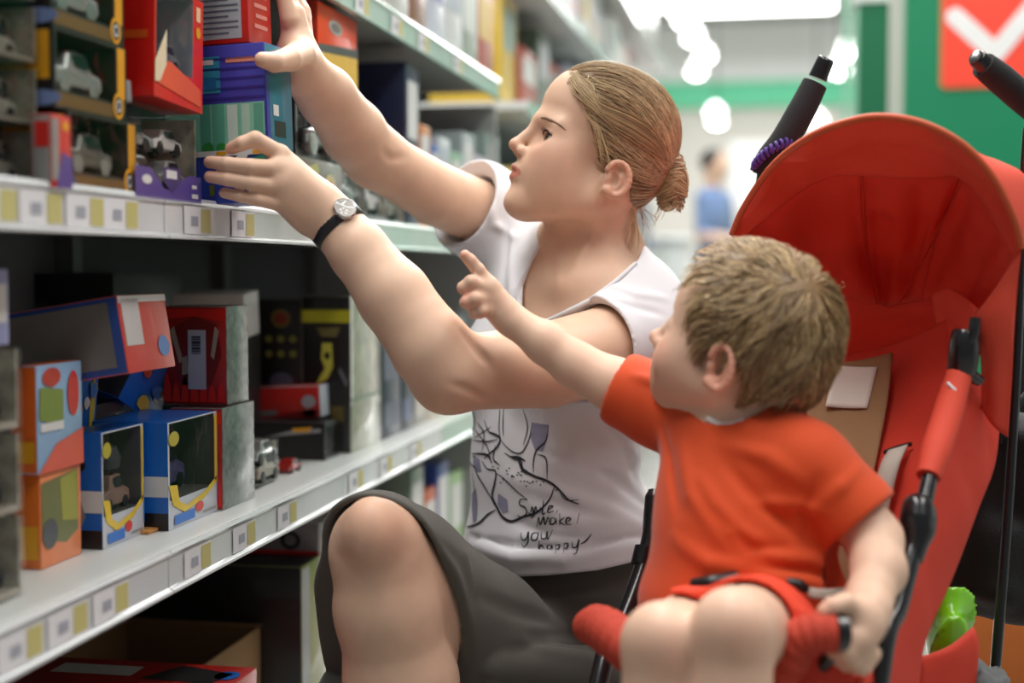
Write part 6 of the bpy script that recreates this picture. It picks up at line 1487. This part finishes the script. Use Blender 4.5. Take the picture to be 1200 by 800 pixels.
# hood hinge on the right
h = P(1130, 408, 1.53); ax = unit(UP * .95 + RT * .1)
hg = lathe('hood_hinge', [(.012, -.030), (.0155, -.026), (.0165, 0), (.0155, .016), (.013, .020)], M_tube, st, 24, h, ax)
tb('hinge_arm', [(1143, 373, 1.52), (1141, 388, 1.518), (1136, 402, 1.52)], [.006, .0065, .006]); tb('hinge_arm', [(1130, 430, 1.528), (1140, 441, 1.535), (1148, 446, 1.54)], [.008, .007, .006])
# front bar
bar_p, bar_r = spline([P(*q) for q in [(688, 734, 1.45), (700, 733, 1.43), (716, 742, 1.40), (738, 760, 1.365), (780, 800, 1.325), (858, 822, 1.305), (912, 790, 1.285), (935, 752, 1.272), (955, 742, 1.266), (978, 741, 1.266)]], 14, [.016, .021, .023, .022, .019, .018, .0175, .0185, .0185, .017])
gth = np.random.default_rng(8); ph_ = np.cumsum(gth.uniform(.5, 1.5, len(bar_r)))
tube('front_bar', bar_p, bar_r * (1 + .055 * np.sin(ph_ * 1.1) + .03 * gth.normal(size=len(bar_r)).cumsum() / 6), mat('bar_cover', '#b83c28', rough=.8, bump=.35, bscale=260, var=.05, vscale=60), st, 18)
tb('bar_end', [(977, 741, 1.266), (989, 741, 1.268)], .0165, M_tube)
for dx in (0, 9): tb('bar_piping', [(700 + dx, 716, 1.41), (704 + dx, 735, 1.401), (712 + dx, 760, 1.40)], .003, mat('bar_piping', '#d0502f', rough=.7))
mixed('bar_bracket', [(984, 748, 1.275), (965, 778, 1.29), (930, 800, 1.31)], .007); mixed('bar_bracket', [(1000, 742, 1.29), (1035, 770, 1.365)], .006)
# harness on the lap
bk = P(836, 684, 1.365); tb('harness_buckle', [(812, 686, 1.372), (836, 683, 1.362), (864, 677, 1.366)], [.007, .0085, .007], M_black)
patch('lap_strap', [[(812, 690, 1.366), (840, 687, 1.356), (862, 684, 1.36)], [(814, 704, 1.364), (840, 702, 1.354), (862, 698, 1.358)]], 10, 4, M_strap2, .002)
tb('harness_buckle', [(922, 681, 1.362), (935, 685, 1.360), (946, 690, 1.362)], [.004, .0065, .004], M_black); patch('lap_strap', [[(945, 688, 1.36), (968, 690, 1.37), (990, 688, 1.38)], [(948, 700, 1.358), (968, 703, 1.368), (992, 702, 1.378)]], 10, 4, M_strap2, .002)
# shopping basket below
patch('basket', [[(1030, 778, 1.50), (1050, 772, 1.51), (1072, 770, 1.53)], [(1030, 805, 1.50), (1052, 805, 1.51), (1075, 800, 1.53)], [(1025, 860, 1.50), (1050, 860, 1.51), (1072, 850, 1.53)]], 10, 10, M_black, .003, .003, 70, 15)
patch('basket', [[(1070, 772, 1.52), (1110, 758, 1.54), (1140, 735, 1.57)], [(1078, 785, 1.52), (1115, 775, 1.54), (1146, 758, 1.57)], [(1070, 830, 1.52), (1110, 830, 1.54), (1140, 820, 1.57)]], 14, 10, M_red, .003, .002, 50, 14)
patch('basket', [[(1070, 830, 1.52), (1110, 830, 1.54), (1140, 820, 1.57)], [(1050, 835, 1.62), (1090, 835, 1.66), (1130, 825, 1.70)], [(1030, 800, 1.74), (1080, 800, 1.76), (1130, 790, 1.78)]], 14, 10, M_red, .003)
# ---- things on and around the stroller
M_pur = mat('hair_tie_purple', '#4a2c86', rough=.6, var=.15, vscale=200)
pts = []; c = P(908, 182, 1.858); u_ = unit(RT * .86 + UP * .51); v_ = unit(FW * .9 - UP * .3 + RT * .2)
for k in np.linspace(0, 2 * PI, 260): pts.append(c + u_ * math.cos(k) * .029 + v_ * math.sin(k) * .024 + .0045 * (math.cos(26 * k) * (u_ * math.cos(k) + v_ * math.sin(k)) + math.sin(26 * k) * np.cross(u_, v_)))
o = tube('hair_tie', pts, .0024, M_pur, None, 7); tag(o, 'purple coiled hair tie round the left foam handle of the stroller', 'hair tie')
def lump_bag(name, label, cat, c, r, m, amp, fq, seed, hh=.006, R=None):
    s_ = SDF(); s_.u(EL(c, r, R)); rg = np.random.default_rng(seed); ks = rg.normal(size=(6, 3)) * fq; ph = rg.uniform(0, 6, 6)
    s_.d(lambda p: -amp * (1 - np.abs(np.sin(p @ ks[0] + ph[0] + np.sin(p @ ks[1]))) + .6 * (1 - np.abs(np.sin(p @ ks[2] + ph[2]))) + .5 * np.sin(p @ ks[3] + ph[3]) - .8))
    m_ = max(r) + .06; V, F = s_.mesh(np.array(c) - m_, np.array(c) + m_, hh); o = mesh(name, V, F, m, None, smooth=True); return tag(o, label, cat)
lump_bag('plastic_bag', 'bright green crumpled plastic bag in the stroller basket', 'bag', P(1108, 738, 1.64), (.034, .05, .052), mat('bag_green', '#7fd11a', rough=.3, coat=.4), .016, 48, 1, .004)
M_bag = mat('bag_black', '#131316', rough=.7, bump=.3, bscale=300)
bc = P(1152, 600, 1.80); RBm = np.stack([unit(rlx - rrx), unit(np.cross((0, 0, 1.), unit(rlx - rrx))), np.array([0, 0, 1.])], 1)
bg = SDF(); bg.u(lambda p: np.linalg.norm(np.maximum(np.abs((p - bc) @ RBm) - np.array([.075, .025, .095]), 0), axis=1) - .032, 0)
bg.u(lambda p: np.linalg.norm(np.maximum(np.abs((p - bc + (0, 0, .045)) @ RBm - np.array([0, .05, 0])) - np.array([.055, .010, .035]), 0), axis=1) - .018, .02)
bg.d(lambda p: .004 * np.sin(p @ np.array([40, 25, 60.])) * np.sin(p @ np.array([-30, 50, 35.])))
V, F = bg.mesh(bc - .22, bc + .22, .007); bp_ = mesh('backpack', V, F, M_bag, None, smooth=True); tag(bp_, 'black bag hanging behind the stroller on the right', 'bag')
for s_ in (-.05, .05): tube('strap', [bc + RBm @ np.array([s_, 0, .11]), bc + RBm @ np.array([s_ * .9, -.01, .17]), bc + RBm @ np.array([s_ * .7, -.02, .24])], .006, M_bag, bp_, 8, spl=4, ell=(1, .5))
tube('strap_loop', [bc + RBm @ np.array([-.06, -.02, .235]), bc + RBm @ np.array([-.12, -.02, .245]), P(1188, 480, 1.682)], .005, M_bag, bp_, 8, spl=4); tube('strap_loop', [bc + RBm @ np.array([-.06, -.02, .235]), bc + RBm @ np.array([.06, -.02, .235])], .005, M_bag, bp_, 8)
lump_bag('cloth_bundle', 'grey cloth bundle at the lower right corner of the basket', 'cloth', P(1146, 806, 1.60), (.032, .04, .03), mat('cloth_grey', '#6f7374', rough=.85), .006, 60, 3, .004)
b = P(1215, 715, 2.25); b2 = P(1140, 715, 2.25)
box('cardboard_carton', (b2[0], b2[1], 0.0), (b[0] + .05, b2[1] + .3, b[2]), cm('#a85a1c', .7, 0), None, .003); tag(bpy.data.objects['cardboard_carton'], 'orange brown carton on the floor behind the stroller', 'box')
# ------------------------------------------------------------------ a shopper far behind
def shopper(px, d, hgt, label, shirt_c, hair_c, trouser_c, turn, carry):
    c = P(px, 300, d); c[2] = 0; k = hgt / 1.75
    r = wthing('person', label, 'person', c); f = np.array([math.cos(turn), math.sin(turn), 0]); l = np.array([-f[1], f[0], 0]); z = np.array([0, 0, 1.])
    w = lambda a, b, h: c + k * (a * f + b * l + h * z)
    s_ = SDF(); s_.u(EL(w(.01, 0, 1.62), np.array((.098, .076, .118)) * k, np.stack([f, l, z], 1)), 0); s_.u(EL(w(.10, 0, 1.60), np.array((.018, .014, .02)) * k), .02)
    s_.chain([w(-.01, 0, 1.54), w(-.02, 0, 1.42)], [.055 * k, .06 * k], .04)
    s_.u(EL(w(0, 0, 1.22), np.array((.11, .17, .24)) * k, np.stack([f, l, z], 1)), .06); s_.u(EL(w(0, 0, .95), np.array((.11, .16, .14)) * k, np.stack([f, l, z], 1)), .06)
    for sg in (1, -1):
        s_.chain([w(0, sg * .18, 1.38), w(.02, sg * .23, 1.10), w(.24, sg * .17, 1.06)], [.055 * k, .045 * k, .035 * k], .03)
        s_.chain([w(.24, sg * .17, 1.06), w(.32, sg * .14, 1.07)], [.035 * k, .03 * k], .02)
        for j in range(4): s_.chain([w(.32, sg * (.125 + .012 * j), 1.075), w(.37, sg * (.12 + .012 * j), 1.06)], [.011 * k, .008 * k], .006)
        s_.chain([w(.28, sg * .16, 1.09), w(.34, sg * .10, 1.10)], [.014 * k, .01 * k], .01)
        s_.chain([w(0, sg * .09, .90), w(.02, sg * .10, .48), w(-.01, sg * .10, .09)], [.088 * k, .062 * k, .045 * k], .04); s_.chain([w(-.03, sg * .10, .05), w(.14, sg * .11, .035)], [.045 * k, .035 * k], .03)
    h = .013
    def tn(V):
        hz = (V[:, 2] - c[2]) / k; lv = np.abs((V - c) @ l) / k; fv = (V - c) @ f / k
        o = np.tile(SKIN_W, (len(V), 1)); o[(hz < 1.46) & (hz > .88) & ~((fv > .14) | ((lv > .19) & (hz < 1.12)))] = rgb(shirt_c)[:3]; o[hz < .9] = rgb(trouser_c)[:3]; o[hz < .09] = rgb('#2a2a2c')[:3]
        return o
    sdf_mesh('body', s_, c - (.6, .6, .05), c + (.6, .6, 1.9 * k), h, mat('far_figure', (.5, .5, .5, 1), rough=.7, attr='tint'), r, tint=tn)
    hs = SDF(); hs.u(EL(w(-.012, 0, 1.655), np.array((.098, .084, .10)) * k, np.stack([f, l, z], 1)), 0); hs.i(lambda p: (p - w(.05, 0, 1.62)) @ unit(f * .8 - z * .5), .01)
    sdf_mesh('hair', hs, w(0, 0, 1.62) - .2, w(0, 0, 1.62) + .2, .012, mat('far_hair', hair_c, rough=.7), r)
    return w
w = shopper(836, 10.2, 1.68, 'blurred shopper in a blue shirt with dark hair, behind the stroller hood', '#6d86b0', '#2b2728', '#39486a', math.radians(-25), True)
q = w(.36, 0.02, 1.0)
t = wthing('shopping_bag', 'yellow shopping bag held by the far shopper', 'bag', q - (0, 0, .22))
box('bag_body', q + (-.10, -.13, -.24), q + (.12, .13, .05), mat('bag_yellow', '#d8c02a', rough=.6), t, .012)
for sx in (-.06, .06): tube('bag_handle', [q + (-.07, sx, .05), q + (-.02, sx, .10), q + (.03, sx, .10), q + (.08, sx, .05)], .006, MATS['bag_yellow'], t, 8, spl=4)
